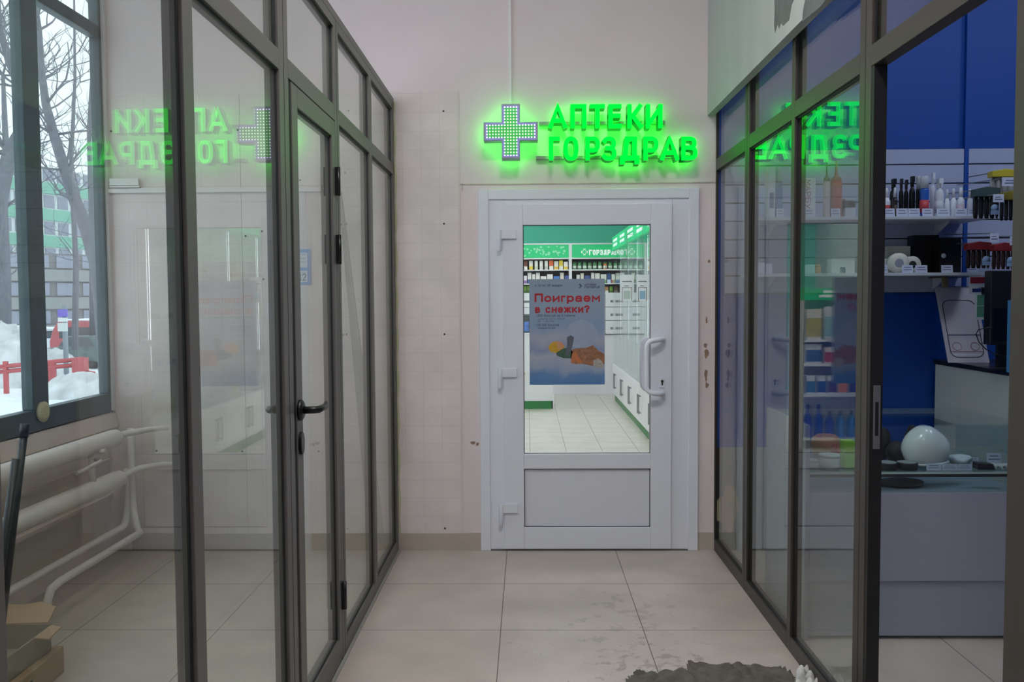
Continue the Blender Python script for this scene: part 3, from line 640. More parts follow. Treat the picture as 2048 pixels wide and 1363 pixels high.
pshape([(1186, 720), (1196, 716), (1204, 722), (1208, 734), (1198, 735), (1187, 731)], mat('print_boot', (168, 160, 150), .5, noise=.2, scale=90), 'printed_boot', .0014)

# ================================================================ ILLUMINATED SIGN
M_gf = emitter('sign_face_green', (.0, 1.0, .024), 2.4)
M_gs = mat('sign_side_green', (20, 130, 50), .4, emit=(0, 150, 45), es=.28)
M_gb = emitter('sign_back_glow', (.02, 1.0, .03), 8)
YS, DS = D-.135, .085                          # front plane of the letters, letter depth
sign = thing('letter_sign', 'glowing green two-row Cyrillic letter sign above the pharmacy door', 'sign', (P(1245, 330, D).x, D-.03, P(1245, 330, D).z))
rows = [('А', 1097, 1134, 208.5, 256), ('П', 1141, 1173, 208, 256), ('Т', 1180, 1210, 208, 256), ('Е', 1217, 1243, 208, 256), ('К', 1255, 1285, 208, 256), ('И', 1292, 1325, 208, 256),
        ('Г', 1098, 1120, 273, 320), ('О', 1127, 1157, 273, 321), ('Р', 1171, 1200, 273, 320), ('З', 1205, 1233, 273, 321), ('Д', 1240, 1279, 273, 328), ('Р', 1287, 1317, 273, 320), ('А', 1321, 1358, 273, 320), ('В', 1363, 1395, 273, 320)]
for ch, a, b, c, d in rows:
    u0, w1 = P(a, c, YS).x, P(a, c, YS).z; u1, w0 = P(b, d, YS).x, P(b, d, YS).z
    text_fit(ch, u0, u1, w0, w1, YS+DS/2, [M_gf, M_gs, M_gb], 'letter', sign, depth=DS, bold=.026)
for y_ in (243, 311):
    q0 = P(1078 if y_ == 243 else 1072, y_+4, D-.035); q1 = P(1330 if y_ == 243 else 1390, y_, D-.035)
    put('mounting_rail', MB().box((q0.x, D-.04, q1.z-.012), (q1.x, D-.001, q1.z+.004)), mat('rail_grey', (150, 152, 150), .5), sign)
# LED cross
YC = D-.15; cx, cz = P(1021.5, 262.5, YC).x, P(1021.5, 262.5, YC).z; A = P(1076, 262, YC).x-cx; B = P(1040, 262, YC).x-cx
cross = thing('led_cross', 'white pharmacy cross filled with green and white LED dots', 'sign', (cx, D, cz-A))
cp = [(-B, -A), (B, -A), (B, -B), (A, -B), (A, B), (B, B), (B, A), (-B, A), (-B, B), (-A, B), (-A, -B), (-B, -B)]
put('cross_box', MB().prism([(cx+x, YC, cz+z) for x, z in cp], (0, .08, 0)), mat('cross_case', (160, 160, 178), .4), cross, .002)
put('face_plate', MB().prism([(cx+x*.93, YC-.0015, cz+z*.93) for x, z in cp], (0, .0014, 0)), mat('led_plate', (150, 150, 200), .4, emit=(110, 110, 200), es=.25), cross)
k9 = [(p_[0]-(.012 if p_[0] > 0 else -.012), p_[1]-(.012 if p_[1] > 0 else -.012)) for p_ in cp]
put('inner_plate', MB().prism([(cx+x*.93, YC-.0022, cz+z*.93) for x, z in k9], (0, .0006, 0)), mat('led_plate_green', (60, 170, 80), .4, emit=(50, 190, 80), es=.35), cross)
put('back_glow', MB().prism([(cx+x*.96, YC+.0805, cz+z*.96) for x, z in cp], (0, .003, 0)), emitter('cross_back_glow', (.05, 1.0, .06), 6.5), cross)
put('bracket', MB().box((cx-.06, YC+.084, cz-.02), (cx+.06, D-.0005, cz+.02)), M_alu, cross)
lw_, lg = MB(), MB(); st = (A*2*.93)/17
for i in range(17):
    for j in range(17):
        if not (6 <= i <= 10 or 6 <= j <= 10): continue
        x = cx+(i-8)*st; z = cz+(j-8)*st
        rim = (i in (0, 16) or j in (0, 16) or ((i in (6, 10)) and not (6 < j < 10)) or ((j in (6, 10)) and not (6 < i < 10)))
        (lw_ if rim else lg).lathe([(.0001, -.003), (.0027, -.0025), (.0038, -.0012), (.0038, 0)], (x, YC-.0023, z), 8, axis='y')
tag(put('white_leds', lw_, emitter('led_white', (.80, .80, 1), 2.2), cross), kind='stuff')
tag(put('green_leds', lg, emitter('led_green', (.62, 1, .55), 2), cross), kind='stuff')

# ================================================================ LAMPS
def ceiling_lamp(x, y, z, sx, sy, power, label, name='ceiling_light', rgb=(1, .965, .96)):
    t = thing(name, label, 'ceiling light', (x, y, z), 0, 'square ceiling panels of the '+label.split(' ceiling')[0].split()[-1])
    put('lamp_housing', frame(MB(), -sx/2-.02, sx/2+.02, 0, .05, .02, -sy/2-.02, sy/2+.02).box((-sx/2, -sy/2, .02), (sx/2, sy/2, .05)), M_white, t, 0, (0, 0, 0))
    E_ = emitter('lamp_%s_%d' % (name, round(power*10)), rgb, power/(sx*sy*PI))
    put('diffuser', MB().box((-sx/2, -sy/2, .012), (sx/2, sy/2, .018)), E_, t, 0, (0, 0, 0))
for x, y, p_, w_ in ((.15, 2.15, 1, 'nearest the green sign'), (.15, .4, .4, 'farther from the green sign'), (-1.5, 2.2, .34, 'added to brighten the strip by the window')): ceiling_lamp(x, y, 3.54, .6, .6, HALL_W*p_, 'white square lamp on the corridor ceiling, '+w_)  # the third lamp is an unseen addition, lifting the dim floor by the window
for x, y in ((2.0, 3.4), (3.3, 3.4)): ceiling_lamp(x, y, 3.54, .6, .6, SHOP_W, 'white square lamp on the shop ceiling, over the %s' % ('glass showcase' if x < 3 else 'sales desk'), 'shop_ceiling_light', (.76, .86, 1))

# ================================================================ BEHIND THE LEFT GLASS
M_pipe = mat('radiator_paint', (226, 216, 211), .4, noise=.05, scale=14, bump=.12)
rad = thing('pipe_radiator', 'old white-painted radiator of two thick horizontal pipes under the window', 'radiator', (-2.15, 3.2, 0))
def xp(px, py, X): return at_X(px, py, X)
ya = .9
for nm, zz, yy, r in (('upper_pipe', .683, 4.52, .045), ('lower_pipe', .462, 4.55, .045)):
    put(nm, MB().tube([(-2.15, ya, zz+.01), (-2.15, yy-.05, zz), (-2.15, yy-.015, zz), (-2.15, yy, zz)], [r, r, r*.93, r*.6], 22), M_pipe, rad)
q = xp(184, 930, -2.15); put('link_pipe', MB().cyl((-2.15, q.y, .47), (-2.15, q.y, .675), .017), M_pipe, rad)
q2 = xp(120, 905, -2.1); put('valve', MB().tube([(-2.12, q.y-.02, .62), (-2.08, q.y-.05, .615), (-2.08, q.y-.28, .60)], [.012, .01, .009], 8).cyl((-2.10, q.y-.02, .655), (-2.07, q.y-.02, .66), .012), mat('rusty_paint', (206, 196, 190), .7, noise=.12, scale=40), rad)
e1 = P(335, 855, 4.74); e2 = P(350, 929, 4.74)
put('feed_pipe', MB().tube([(-2.15, 4.50, .69), (-2.13, 4.6, .69), (-2.06, 4.70, .695), (e1.x, 4.755, e1.z)], [.018, .017, .015, .014], 12), M_pipe, rad)
put('feed_pipe', MB().tube([(-2.15, 4.53, .465), (-2.1, 4.66, .49), (-2.0, 4.72, .5), (e2.x, 4.76, e2.z)], [.018, .016, .015, .014], 12), M_pipe, rad)
def floor_pipe(pxv, xv, zlow, ytop_z, yend, X2):
    v = P(pxv, 960, 4.70)
    pts = [(v.x, 4.70, ytop_z), (v.x, 4.70, .36)]
    for k in range(1, 7):
        a = PI/2*k/6; pts.append((v.x+(X2-v.x)*(1-math.cos(a)), 4.70-.14*(1-math.cos(a)), .36-(.36-zlow)*math.sin(a)))
    pts += [(X2, yend+.1, zlow), (X2, yend+.03, zlow-.01), (X2, yend, zlow-.05), (X2, yend, .0)]
    return MB().tube(pts, .018, 12)
put('return_pipe', floor_pipe(264, 0, .165, .70, 3.66, -2.06), M_pipe, rad)
put('return_pipe', floor_pipe(255, 0, .195, .48, 3.4, -2.15), M_pipe, rad)
# dark poles
M_pole = mat('pole_dark', (38, 40, 48), .4)
a = P(32, 853, 2.75); b = P(14, 1300, 2.75)
def ext(a, b, z=0.0): d = b-a; t = (z-a.z)/d.z; return a+d*t
a.y = 2.80; b.y = 2.70; e = ext(a, b)
solo('broom_handle', MB().tube([e, a+(e-a)*.6], .009, 12).tube([a+(e-a)*.62, a], .0125, 12).tube([a+(e-a)*.04, a-(e-a)*.002], .0145, 12), M_pole, 'longer dark telescopic pole leaning behind the glass at the left edge', 'pole')
a = P(17, 921, 2.68); b = P(0, 1200, 2.68); a.y = 2.72; b.y = 2.66; e = ext(a, b)
solo('broom_handle', MB().tube([e, a], .0125, 12), M_pole, 'shorter dark pole leaning left of the longer one', 'pole')
# cardboard boxes
M_card = mat('cardboard', (176, 146, 116), .85, noise=.08, scale=5); M_cardd = mat('cardboard_grey', (150, 140, 122), .85, noise=.08, scale=5)
bc = at_Z(132, 1344, 0)
t = thing('cardboard_box', 'closed tan cardboard box on the floor, lower of the two at the left edge', 'box', (bc.x-.2, bc.y-.22, 0), .04)
put('box_body', MB().box((-.2, -.24, 0), (.2, .22, .10)), M_card, t, .003, (0, 0, 0))
put('hand_hole', MB().box((.2, -.03, .035), (.2012, -.01, .07)), M_dark, t, 0, (0, 0, 0))
t2 = thing('cardboard_box', 'open cardboard box with torn flaps, upper of the two at the left edge', 'box', (bc.x-.23, bc.y-.235, .10), .03)
h_, w_ = .088, .005
put('box_body', MB().box((-.2, -.22, 0), (.2, .2, w_)).box((.2-w_, -.22, 0), (.2, .2, h_)).box((-.2, -.22, 0), (-.2+w_, .2, h_)).box((-.2, .2-w_, 0), (.2, .2, h_+.008)).box((-.2, -.22, 0), (.2, -.22+w_, h_)), M_cardd, t2, 0, (0, 0, 0))
put('back_flap', MB().prism([(-.2, .2, h_), (.19, .2, h_+.012), (.17, .30, h_+.035), (.10, .33, h_+.045), (.04, .31, h_+.04), (-.2, .33, h_+.045)], (0, 0, .004)), M_card, t2, 0, (0, 0, 0))
put('side_flap', MB().prism([(.2, .2, h_), (.2, .08, h_), (.245, .10, h_-.012), (.24, .2, h_-.006)], (0, 0, .004)), M_card, t2, 0, (0, 0, 0))
put('red_print', MB().box((-.19, .194, .03), (.03, .1948, .07)), mat('red_box_print', (150, 60, 56), .7), t2, 0, (0, 0, 0))
# leaning strip of board
Yb = 4.62
solo('leaning_board', MB().prism([P(676, 383, Yb+.1), P(683, 383, Yb+.1), P(770, 1087, Yb-.12), P(738, 1087, Yb-.12)], (0, .012, 0)), mat('board_grey', (150, 147, 140), .7, noise=.05), 'narrow grey board leaning against the wall behind the far left panes', 'board')
# blue-framed notice
yn = D-.0085; a = P(558, 570, yn); b = P(621, 498, yn)
nt = thing('notice', 'blue-framed notice with the number 12 on the wall behind the glass door', 'notice', ((a.x+b.x)/2, yn, a.z))
put('notice_board', MB().box((a.x, yn-.003, a.z), (b.x, yn, b.z)), mat('notice_blue', (112, 162, 214), .5), nt)
for (y0, y1) in ((505, 535), (541, 564)):
    c = P(564, y1, yn); d = P(615, y0, yn); put('white_field', MB().box((c.x, yn-.0036, c.z), (d.x, yn-.003, d.z)), M_white, nt)
M_ntx = mat('notice_text', (70, 78, 100), .6)
def ntext(s, a, b, c, d_): u = P(a, b, yn); v = P(c, d_, yn); text_fit(s, u.x, v.x, v.z, u.z, yn-.004, [M_ntx], 'lettering', nt, bold=.01)
ntext('12', 599, 550, 613, 561, ); ntext('адрес', 590, 543, 612, 547); ntext('корпус', 588, 506, 612, 511); ntext('подезд', 590, 514, 611, 518); ntext('магазин', 588, 522, 612, 525)

# ================================================================ PHARMACY BEHIND THE DOOR
PX0, PX1, PY0, PY1, PZ = -2.22, 2.1, D+.16, 13.2, 2.95
M_pw = mat('pharmacy_wall', (206, 216, 208), .7); M_pg = mat('pharmacy_green_wall', (84, 212, 184), .6)
struct('floor_pharmacy', MB().box((PX0, D, -.1), (PX1, PY1, -.0005)), M_pfloor)
struct('ceiling_pharmacy', MB().box((PX0, PY0, PZ), (PX1, PY1, PZ+.1)), M_ceil)
struct('wall_pharmacy_back', MB().box((PX0, PY1, 0), (PX1, PY1+.1, PZ)), M_pg)
struct('wall_pharmacy_left', MB().box((PX0-.1, PY0, 0), (PX0, PY1, PZ)), M_pw)
struct('wall_pharmacy_right', MB().box((PX1, PY0, 0), (PX1+.1, PY1, PZ)), M_pw)
for (x, y) in ((-1.2, 6.4), (.4, 6.4), (-1.2, 9.0), (.4, 9.0), (-1.2, 11.6), (.4, 11.2)):
    ceiling_lamp(x, y, PZ-.05, .6, .6, PHARM_W/6, 'white square lamp on the pharmacy ceiling', 'pharmacy_ceiling_light', (1, .98, 1))
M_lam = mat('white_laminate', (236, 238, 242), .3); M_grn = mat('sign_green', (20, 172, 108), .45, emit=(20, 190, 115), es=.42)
M_plg = mat('plinth_green', (30, 128, 66), .4); M_st = mat('steel_bar', (140, 146, 148), .3, .8)
M_cab = glass('cabinet_glass', (246, 250, 250), .04); M_wtx = mat('sign_white_text', (240, 248, 244), .5, emit=(240, 248, 244), es=.3)
VX, VW = 1.16, .83
def vitrine(first, y0, i):
    t = thing('glass_cabinet', 'tall glass-doored white cabinet with a green header, pharmacy right side', 'cabinet', (VX+.22, y0, 0), 0, 'glass cabinets of the pharmacy')
    B_ = lambda nm, mb, m_, p=None: put(nm, mb, m_, p or t, 0, (0, 0, 0))
    b = lambda x0, y0_, z0, x1, y1_, z1, mb=None: (mb or MB()).box((x0-.22, y0_, z0), (x1-.22, y1_, z1))
    B_('plinth', b(.03, .004, 0, .42, VW-.004, .10), M_plg)
    B_('cabinet_body', b(.018, .002, .1, .42, VW-.002, .50), M_lam)
    for s in (0, 1):
        d = B_('door', b(0, .004+s*VW/2, .104, .017, VW/2-.002+s*VW/2, .496), M_lam)
        hy_ = VW/2-.05 if s == 0 else VW/2+.05
        B_('handle', b(-.03, hy_-.006, .20, -.02, hy_+.006, .40, b(-.02, hy_-.004, .21, 0, hy_+.004, .22, b(-.02, hy_-.004, .38, 0, hy_+.004, .39))), M_st, d)
    B_('back_panel', b(.40, .002, .5, .42, VW-.002, 2.02), M_lam)
    B_('side_panel', b(.02, .001, .5, .40, .018, 2.02), M_lam)
    B_('header', b(-.01, .004, 2.02, .42, VW-.004, 2.2), M_grn)
    R2 = random.Random(i); mb = MB()
    for r in (0, 1):
        for k in range(6): b(-.0115, .17+k*.085, 2.125-r*.06, -.0105, .17+k*.085+R2.uniform(.05, .07), 2.16-r*.06, mb)
    B_('lettering', mb, M_wtx)
    for z in (.86, 1.22, 1.58): B_('glass_shelf', b(.03, .02, z, .39, VW-.004, z+.006), M_cab)
    for s in (0, 1): B_('glass_door', b(.002, .004+s*VW/2, .51, .007, VW/2-.002+s*VW/2, 2.01), M_cab)
    B_('light_strip', b(.02, .02, .9, .03, .03, 2.0), emitter('cabinet_led', (.9, .95, 1), 9))
    return t
for i in range(7): vitrine(None, 11.9-VW*(i+1), i)
# medicine boxes in the glass cabinets
pk = [((236, 240, 240), (60, 150, 90)), ((240, 236, 226), (200, 80, 60)), ((226, 236, 244), (60, 110, 190)), ((244, 236, 180), (220, 170, 50))]
protos = []
for i, (c1, c2) in enumerate(pk):
    t = thing('medicine_box', 'small %s medicine box on a shelf of the glass cabinets' % ('white and green', 'cream and red', 'white and blue', 'yellow and amber')[i], 'box', (0, 0, 0), 0, '%s boxes in the glass cabinets' % ('white and green', 'cream and red', 'white and blue', 'yellow and amber')[i])
    put('carton', MB().box((-.02, -.035, 0), (.02, .035, .13)), mat('carton_%d' % i, c1, .5), t, 0, (0, 0, 0))
    put('print_band', MB().box((-.0206, -.035, .03), (.0206, .0351, .07)), mat('carton_band_%d' % i, c2, .5), t, 0, (0, 0, 0)); protos.append(t)
R = random.Random(5); used = set()
for mod in range(7):
    y0 = 11.9-VW*(mod+1)
    for z in (.506, .867, 1.227, 1.587):
        for k in range(5):
            if R.random() < .25: continue
            i = R.randrange(4); loc = (VX+.2+R.uniform(-.05, .03), y0+.12+k*.15, z)
            if i not in used: used.add(i); protos[i].location = loc
            else: copy_thing(protos[i], loc)
# shelving along the far wall
YB = 12.6; uL = at_Y(1139.5, 500, YB).x
zz = lambda y: CH+(595.5-y)*YB/1752.6
M_dkgrey = mat('shelf_back_dark', (70, 80, 82), .6)  # dark grey for the shelving backs and the display card
def back_unit(x0, x1, label, kind):
    t = thing('wall_shelving', label, 'shelving', ((x0+x1)/2, YB+.25, 0))
    bb = lambda nm, mb, m_, p=None: put(nm, mb, m_, p or t)
    bb('upright', MB().box((x0, YB, 0), (x0+.03, YB+.4, zz(488))), M_lam); bb('upright', MB().box((x1-.012, YB, 0), (x1, YB+.4, zz(488))), M_lam)
    bb('back_panel', MB().box((x0+.03, YB+.38, .5), (x1-.012, YB+.4, zz(516))), M_dkgrey)
    h = bb('header', MB().box((x0+.03, YB+.005, zz(516)), (x1-.012, YB+.4, zz(490))), M_grn)
    bb('top_board', MB().box((x0, YB-.01, zz(490)), (x1, YB+.41, zz(487.5))), M_lam)
    for y in (516.5, 539.5, 567, 586): bb('shelf', MB().box((x0+.03, YB, zz(y+2.2)), (x1-.012, YB+.38, zz(y))), M_lam)
    if kind == 'dots':
        R2 = random.Random(3); mb = MB()
        for k in range(44):
            x = R2.uniform(x0+.1, x1-.06); z = R2.uniform(zz(513), zz(493)); s = R2.uniform(.012, .022)
            mb.prism([(x-s, YB+.004, z), (x, YB+.004, z-s), (x+s, YB+.004, z), (x, YB+.004, z+s)], (0, .001, 0))
        tag(put('dot_pattern', mb, mat('pale_green_print', (150, 220, 180), .5, emit=(150, 220, 180), es=.2), h), kind='stuff')
    if kind == 'name':
        u = at_Y(1178, 499, YB); v = at_Y(1236, 509.5, YB); text_fit('ГОРЗДРАВ', u.x, v.x, v.z, u.z, YB+.004, [M_wtx], 'lettering', h, bold=.04)
        c = at_Y(1169, 503.5, YB); s = .045; w = .016; o = lambda k: [(c.x+x*k, YB+.004-.0005*(k < 1), c.z+z*k) for x, z in ((-w, -s), (w, -s), (w, -w), (s, -w), (s, w), (w, w), (w, s), (-w, s), (-w, w), (-s, w), (-s, -w), (-w, -w))]
        put('cross_emblem', MB().prism(o(1), (0, .001, 0)), M_wtx, h); put('cross_fill', MB().prism([(c.x+(p_[0]-c.x)*.72, YB+.0032, c.z+(p_[2]-c.z)*.72) for p_ in o(1)], (0, .0005, 0)), M_grn, h)
    for k in range(3):
        z1 = zz(588+k*27); z0 = zz(588+(k+1)*27-1)
        for j in range(4):
            a = x0+.03+(x1-x0-.042)*j/4; c = a+(x1-x0-.042)/4-.006
            d = bb('drawer', MB().box((a, YB-.006, z0), (c, YB+.3, z1)), M_lam)
            put('label_slot', MB().box((a+.07, YB-.009, z0+.06), (a+.17, YB-.006, z0+.095)), M_st, d)
    bb('lower_panel', MB().box((x0+.03, YB+.02, .0), (x1-.012, YB+.3, zz(670))), M_lam)
    return t
back_unit(uL-2.006, uL-1.003, 'far pharmacy shelving unit, the leftmost one behind the counter', 'dots')
back_unit(uL-1.003, uL, 'far pharmacy shelving unit with a dotted green header', 'dots')
back_unit(uL, uL+1.003, 'far pharmacy shelving unit with the white name on its green header', 'name')
def prod(nm, px0, px1, yt, yb, c1, c2, label, cat, Yp=YB+.06, grp=None, jar=False, dep=.05):
    u = at_Y(px0+.4, yb, Yp); v = at_Y(px1-.4, yt, Yp); w = v.x-u.x; h = v.z-u.z
    t = thing(nm, label, cat, ((u.x+v.x)/2, Yp+w/2, u.z), 0, grp)
    if jar:
        put('jar_body', MB().lathe([(w*.46, 0), (w*.5, h*.04), (w*.5, h*.74), (w*.42, h*.8)], n=16), mat('c%d_%d_%d' % c1, c1, .4), t, 0, (0, 0, 0))
        put('lid', MB().lathe([(w*.46, h*.8), (w*.46, h), (w*.40, h)], n=16), mat('c%d_%d_%d' % c2, c2, .4), t, 0, (0, 0, 0))
        put('label', MB().lathe([(w*.505, h*.15), (w*.505, h*.5)], n=16), mat('c225_238_228', (225, 238, 228), .5), t, 0, (0, 0, 0))
    else:
        put('carton', MB().box((-w/2, -w/2, 0), (w/2, dep, h)), mat('c%d_%d_%d' % c1, c1, .5), t, 0, (0, 0, 0))
        put('print_band', MB().box((-w/2, -w/2-.0008, h*.0), (w/2, -w/2, h*.38)), mat('c%d_%d_%d' % c2, c2, .5), t, 0, (0, 0, 0))
    return t
s1, s2, s3 = 538.8, 566.4, 585.4
W_, Y_, O_ = (236, 238, 232), (226, 206, 60), (226, 110, 50)
for k, (a, b, yt, c1, c2, d_) in enumerate(((1048, 1055, 522, (120, 70, 50), W_, 'brown-topped'), (1058, 1066, 521, W_, Y_, 'white and yellow'), (1069, 1076, 521, W_, (200, 214, 190), 'plain white'), (1079, 1086, 521, W_, (214, 220, 210), 'second plain white'), (1089, 1096, 521, W_, (190, 196, 190), 'third plain white'), (1098, 1107, 520, O_, W_, 'orange-topped white'), (1108, 1117, 522, W_, (228, 196, 90), 'cream and amber'), (1118, 1126, 520, Y_, W_, 'yellow-topped'), (1127, 1136, 523, W_, (222, 200, 70), 'rightmost white and yellow'))):
    prod('medicine_box', a, b, yt, s1, c1, c2, '%s box on the top far shelf under the dotted header' % d_, 'box')
for k in range(13):
    g_ = (70+random.randrange(30), 150, 96); a = 1145+k*10.2
    prod('medicine_jar', a, a+8.6, 523, s1, (200, 130, 50) if k == 6 else g_, (40, 110, 70), 'amber jar among green ones under the name header' if k == 6 else 'green-lidded jar on the top far shelf under the name header', 'jar', grp=None if k == 6 else 'green jars under the name header', jar=True)
R = random.Random(8); x = 1046; cols = [((74, 130, 200), W_, 'bright blue'), (W_, (90, 120, 180), 'white and blue'), ((236, 232, 240), (150, 120, 180), 'white and lilac'), (W_, (210, 90, 80), 'white and red'), ((60, 90, 150), (200, 220, 240), 'navy blue'), (W_, (120, 180, 130), 'white and green'), ((230, 226, 210), (90, 130, 90), 'cream and dark green')]
while x < 1275:
    w = R.choice((7, 8, 10, 12)); c1, c2, cn = R.choice(cols)
    if not 1136 < x+w/2 < 1144 and not 1130 < x < 1143: prod('medicine_box', x, x+w, 545+R.randrange(8), s2, c1, c2, 'small %s carton on the second far shelf' % cn, 'box', grp='%s cartons on the second far shelf' % cn)
    x += w+1
for x in (1046, 1054, 1210, 1219, 1228, 1240): prod('medicine_box', x, x+7, 571+R.randrange(4), s3, *R.choice([((200, 150, 110), W_), ((120, 170, 60), (60, 110, 40))]), 'green or tan carton on the third far shelf', 'box', grp='cartons on the third far shelf')
# counter
Yc = at_Z(1080, 817, 0).y; xr = at_Y(1108, 780, Yc).x
t = thing('service_counter', 'white pharmacy service counter with a green foot, left behind the door glass', 'counter', (xr-.7, Yc+.3, 0))
put('foot', MB().box((xr-1.4, Yc, 0), (xr-.03, Yc+.6, .10)), M_plg, t); put('counter_body', MB().box((xr-1.4, Yc-.01, .1), (xr-.015, Yc+.6, .93)), M_lam, t)
put('end_panel', MB().box((xr-.015, Yc-.02, 0), (xr, Yc+.62, .93)), M_lam, t); put('ledge', MB().box((xr-1.4, Yc-.06, .44), (xr-.36, Yc-.01, .46)), mat('ledge_tan', (206, 190, 160), .5), t)
put('counter_top', MB().box((xr-1.42, Yc-.03, .93), (xr+.01, Yc+.64, .955)), M_lam, t)
a = P(1047, 658, Yc+.1); b = P(1059, 630, Yc+.1)
t = thing('card_display', 'dark display card with a blue and white picture on the counter', 'display', ((a.x+b.x)/2-.05, Yc+.1, .955))
put('card', MB().box((-.1, 0, 0), (.09, .012, b.z-.955)), M_dkgrey, t, 0, (0, 0, 0)); put('picture', MB().box((-.09, -.001, .02), (.08, 0, .14)), mat('picture_blue', (80, 120, 190), .5, noise=.5, scale=20), t, 0, (0, 0, 0))
# leaflets with a phone outline on the cabinet doors
for i, (px0, px1, y0, y1, yy, sc_) in enumerate(((1240, 1268, 549, 601, 9.3, (190, 206, 200)), (1273, 1297, 549, 601, 8.2, (150, 190, 214)))):
    a = P(px0, y1, yy); b = P(px1, y0, yy); w = b.x-a.x; h = b.z-a.z
    t = thing('leaflet', 'hanging white leaflet with a phone outline and %s screen' % ('a grey-green' if i == 0 else 'a pale blue'), 'leaflet', ((a.x+b.x)/2, yy, a.z), 0)
    put('sheet', MB().box((-w/2, 0, 0), (w/2, .003, h)), M_lam, t, 0, (0, 0, 0))
    put('phone_outline', frame(MB(), -w*.36, w*.36, .0, h*.52, .005, -.001, 0), M_dark, t, 0, (0, 0, 0))
    put('screen', MB().box((-w*.24, -.001, h*.06), (w*.24, 0, h*.38)), mat('leaf_screen_%d' % i, sc_, .5), t, 0, (0, 0, 0))
    put('caption', MB().box((-w*.36, -.001, h*.72), (w*.36, 0, h*.76)).box((-w*.2, -.001, h*.56), (w*.12, 0, h*.585)), mat('caption_grey', (90, 100, 104), .6), t, 0, (0, 0, 0))
    put('hanger', MB().box((-.002, .003, h*.9), (.002, .006, 2.06-a.z)).box((-.002, .003, 2.056-a.z), (VX-.0105-(a.x+b.x)/2, .006, 2.06-a.z)), M_st, t, 0, (0, 0, 0))
# gondola on the left side of the pharmacy, seen mirrored in the right partition
t = thing('display_stand', 'white pharmacy display stand with a green header, seen mirrored in the right glass', 'display stand', (-.80, 8.2, 0))
gx = (-1.17, -.42)
put('back_panel', MB().box((gx[0], 8.38, 0), (gx[1], 8.4, 1.47)), M_lam, t)
hd = put('header', MB().box((gx[0], 8.05, 1.36), (gx[1], 8.4, 1.47)), M_grn, t)
put('lettering', MB().box((-1.0, 8.049, 1.425), (-.62, 8.05, 1.45)).box((-1.04, 8.049, 1.385), (-.58, 8.05, 1.41)), M_wtx, hd)
for z in (.10, .50, .78, 1.0): put('shelf', MB().box((gx[0], 8.0, z-.02), (gx[1], 8.38, z)), M_lam, t)
for x in gx: put('side_panel', MB().box((x-.01, 8.0, 0), (x+.01, 8.4, 1.36)), M_lam, t)
def gprod(nm, x, z, w, h, c1, c2, label, cat, jar=False, grp=None):
    tt = thing(nm, label, cat, (x, 8.09, z), 0, grp)
    if jar:
        put('bottle_body', MB().lathe([(w*.46, 0), (w*.5, h*.05), (w*.5, h*.6), (w*.2, h*.8), (w*.16, h*.86)], n=16), mat('c%d_%d_%d' % c1, c1, .3), tt, 0, (0, 0, 0)); put('cap', MB().lathe([(w*.2, h*.86), (w*.2, h)], n=12), mat('c%d_%d_%d' % c2, c2, .4), tt, 0, (0, 0, 0))
    else:
        put('carton', MB().box((-w/2, -.04, 0), (w/2, .06, h)), mat('c%d_%d_%d' % c1, c1, .5), tt, 0, (0, 0, 0)); put('print_band', MB().box((-w/2, -.041, h*.1), (w/2, -.04, h*.7)), mat('c%d_%d_%d' % c2, c2, .5), tt, 0, (0, 0, 0))
for k, (c, cn) in enumerate((((226, 130, 140), 'pink'), ((80, 150, 90), 'green'), ((60, 50, 130), 'indigo'), ((232, 130, 50), 'orange'), ((80, 50, 110), 'purple'), ((50, 90, 160), 'mid blue'), ((60, 130, 170), 'teal'))): gprod('care_box', -1.1+k*.098, .50, .08, .17, (232, 236, 240), c, 'white carton with a %s front on the middle shelf of the display stand' % cn, 'box', grp='cartons on the display stand')
for k in range(7): gprod('water_bottle', -1.1+k*.10, .10, .075, .24 if k < 5 else .30, (80, 150, 220) if k < 4 else (24, 70, 180), (20, 30, 90), 'blue bottle on the bottom shelf of the display stand', 'bottle', True, 'blue bottles on the display stand')
for k, (w, h, c1, c2) in enumerate(((.16, .17, (236, 236, 230), (180, 50, 60)), (.12, .19, (230, 236, 240), (120, 170, 200)), (.15, .15, (238, 226, 226), (200, 70, 90)), (.14, .18, (232, 238, 240), (70, 110, 150)))): gprod('gift_box', -1.06+k*.175, .78, w, h, c1, c2, 'large picture box on the third shelf of the display stand', 'box', grp='picture boxes on the display stand')
for k, (w, h, c1, c2) in enumerate(((.14, .30, (236, 238, 236), (160, 190, 210)), (.12, .26, (196, 56, 70), (236, 236, 236)), (.16, .3, (232, 236, 238), (150, 200, 200)), (.14, .28, (236, 232, 214), (200, 190, 100)))): gprod('gift_box', -1.06+k*.175, 1.0, w, h, c1, c2, 'tall picture box directly under the header of the display stand', 'box', grp='tall boxes on the display stand')
put('curtain', MB(), M_pw) if False else None
M_cur = mat('pale_blind', (200, 214, 206), .7, noise=.1, scale=3, stretch=(8, 8, .2))
solo('roller_blind', MB().box((PX0+.01, 7.0, .9), (PX0+.04, 12.5, 2.7)), M_cur, 'pale ribbed blind on the left wall of the pharmacy', 'blind')

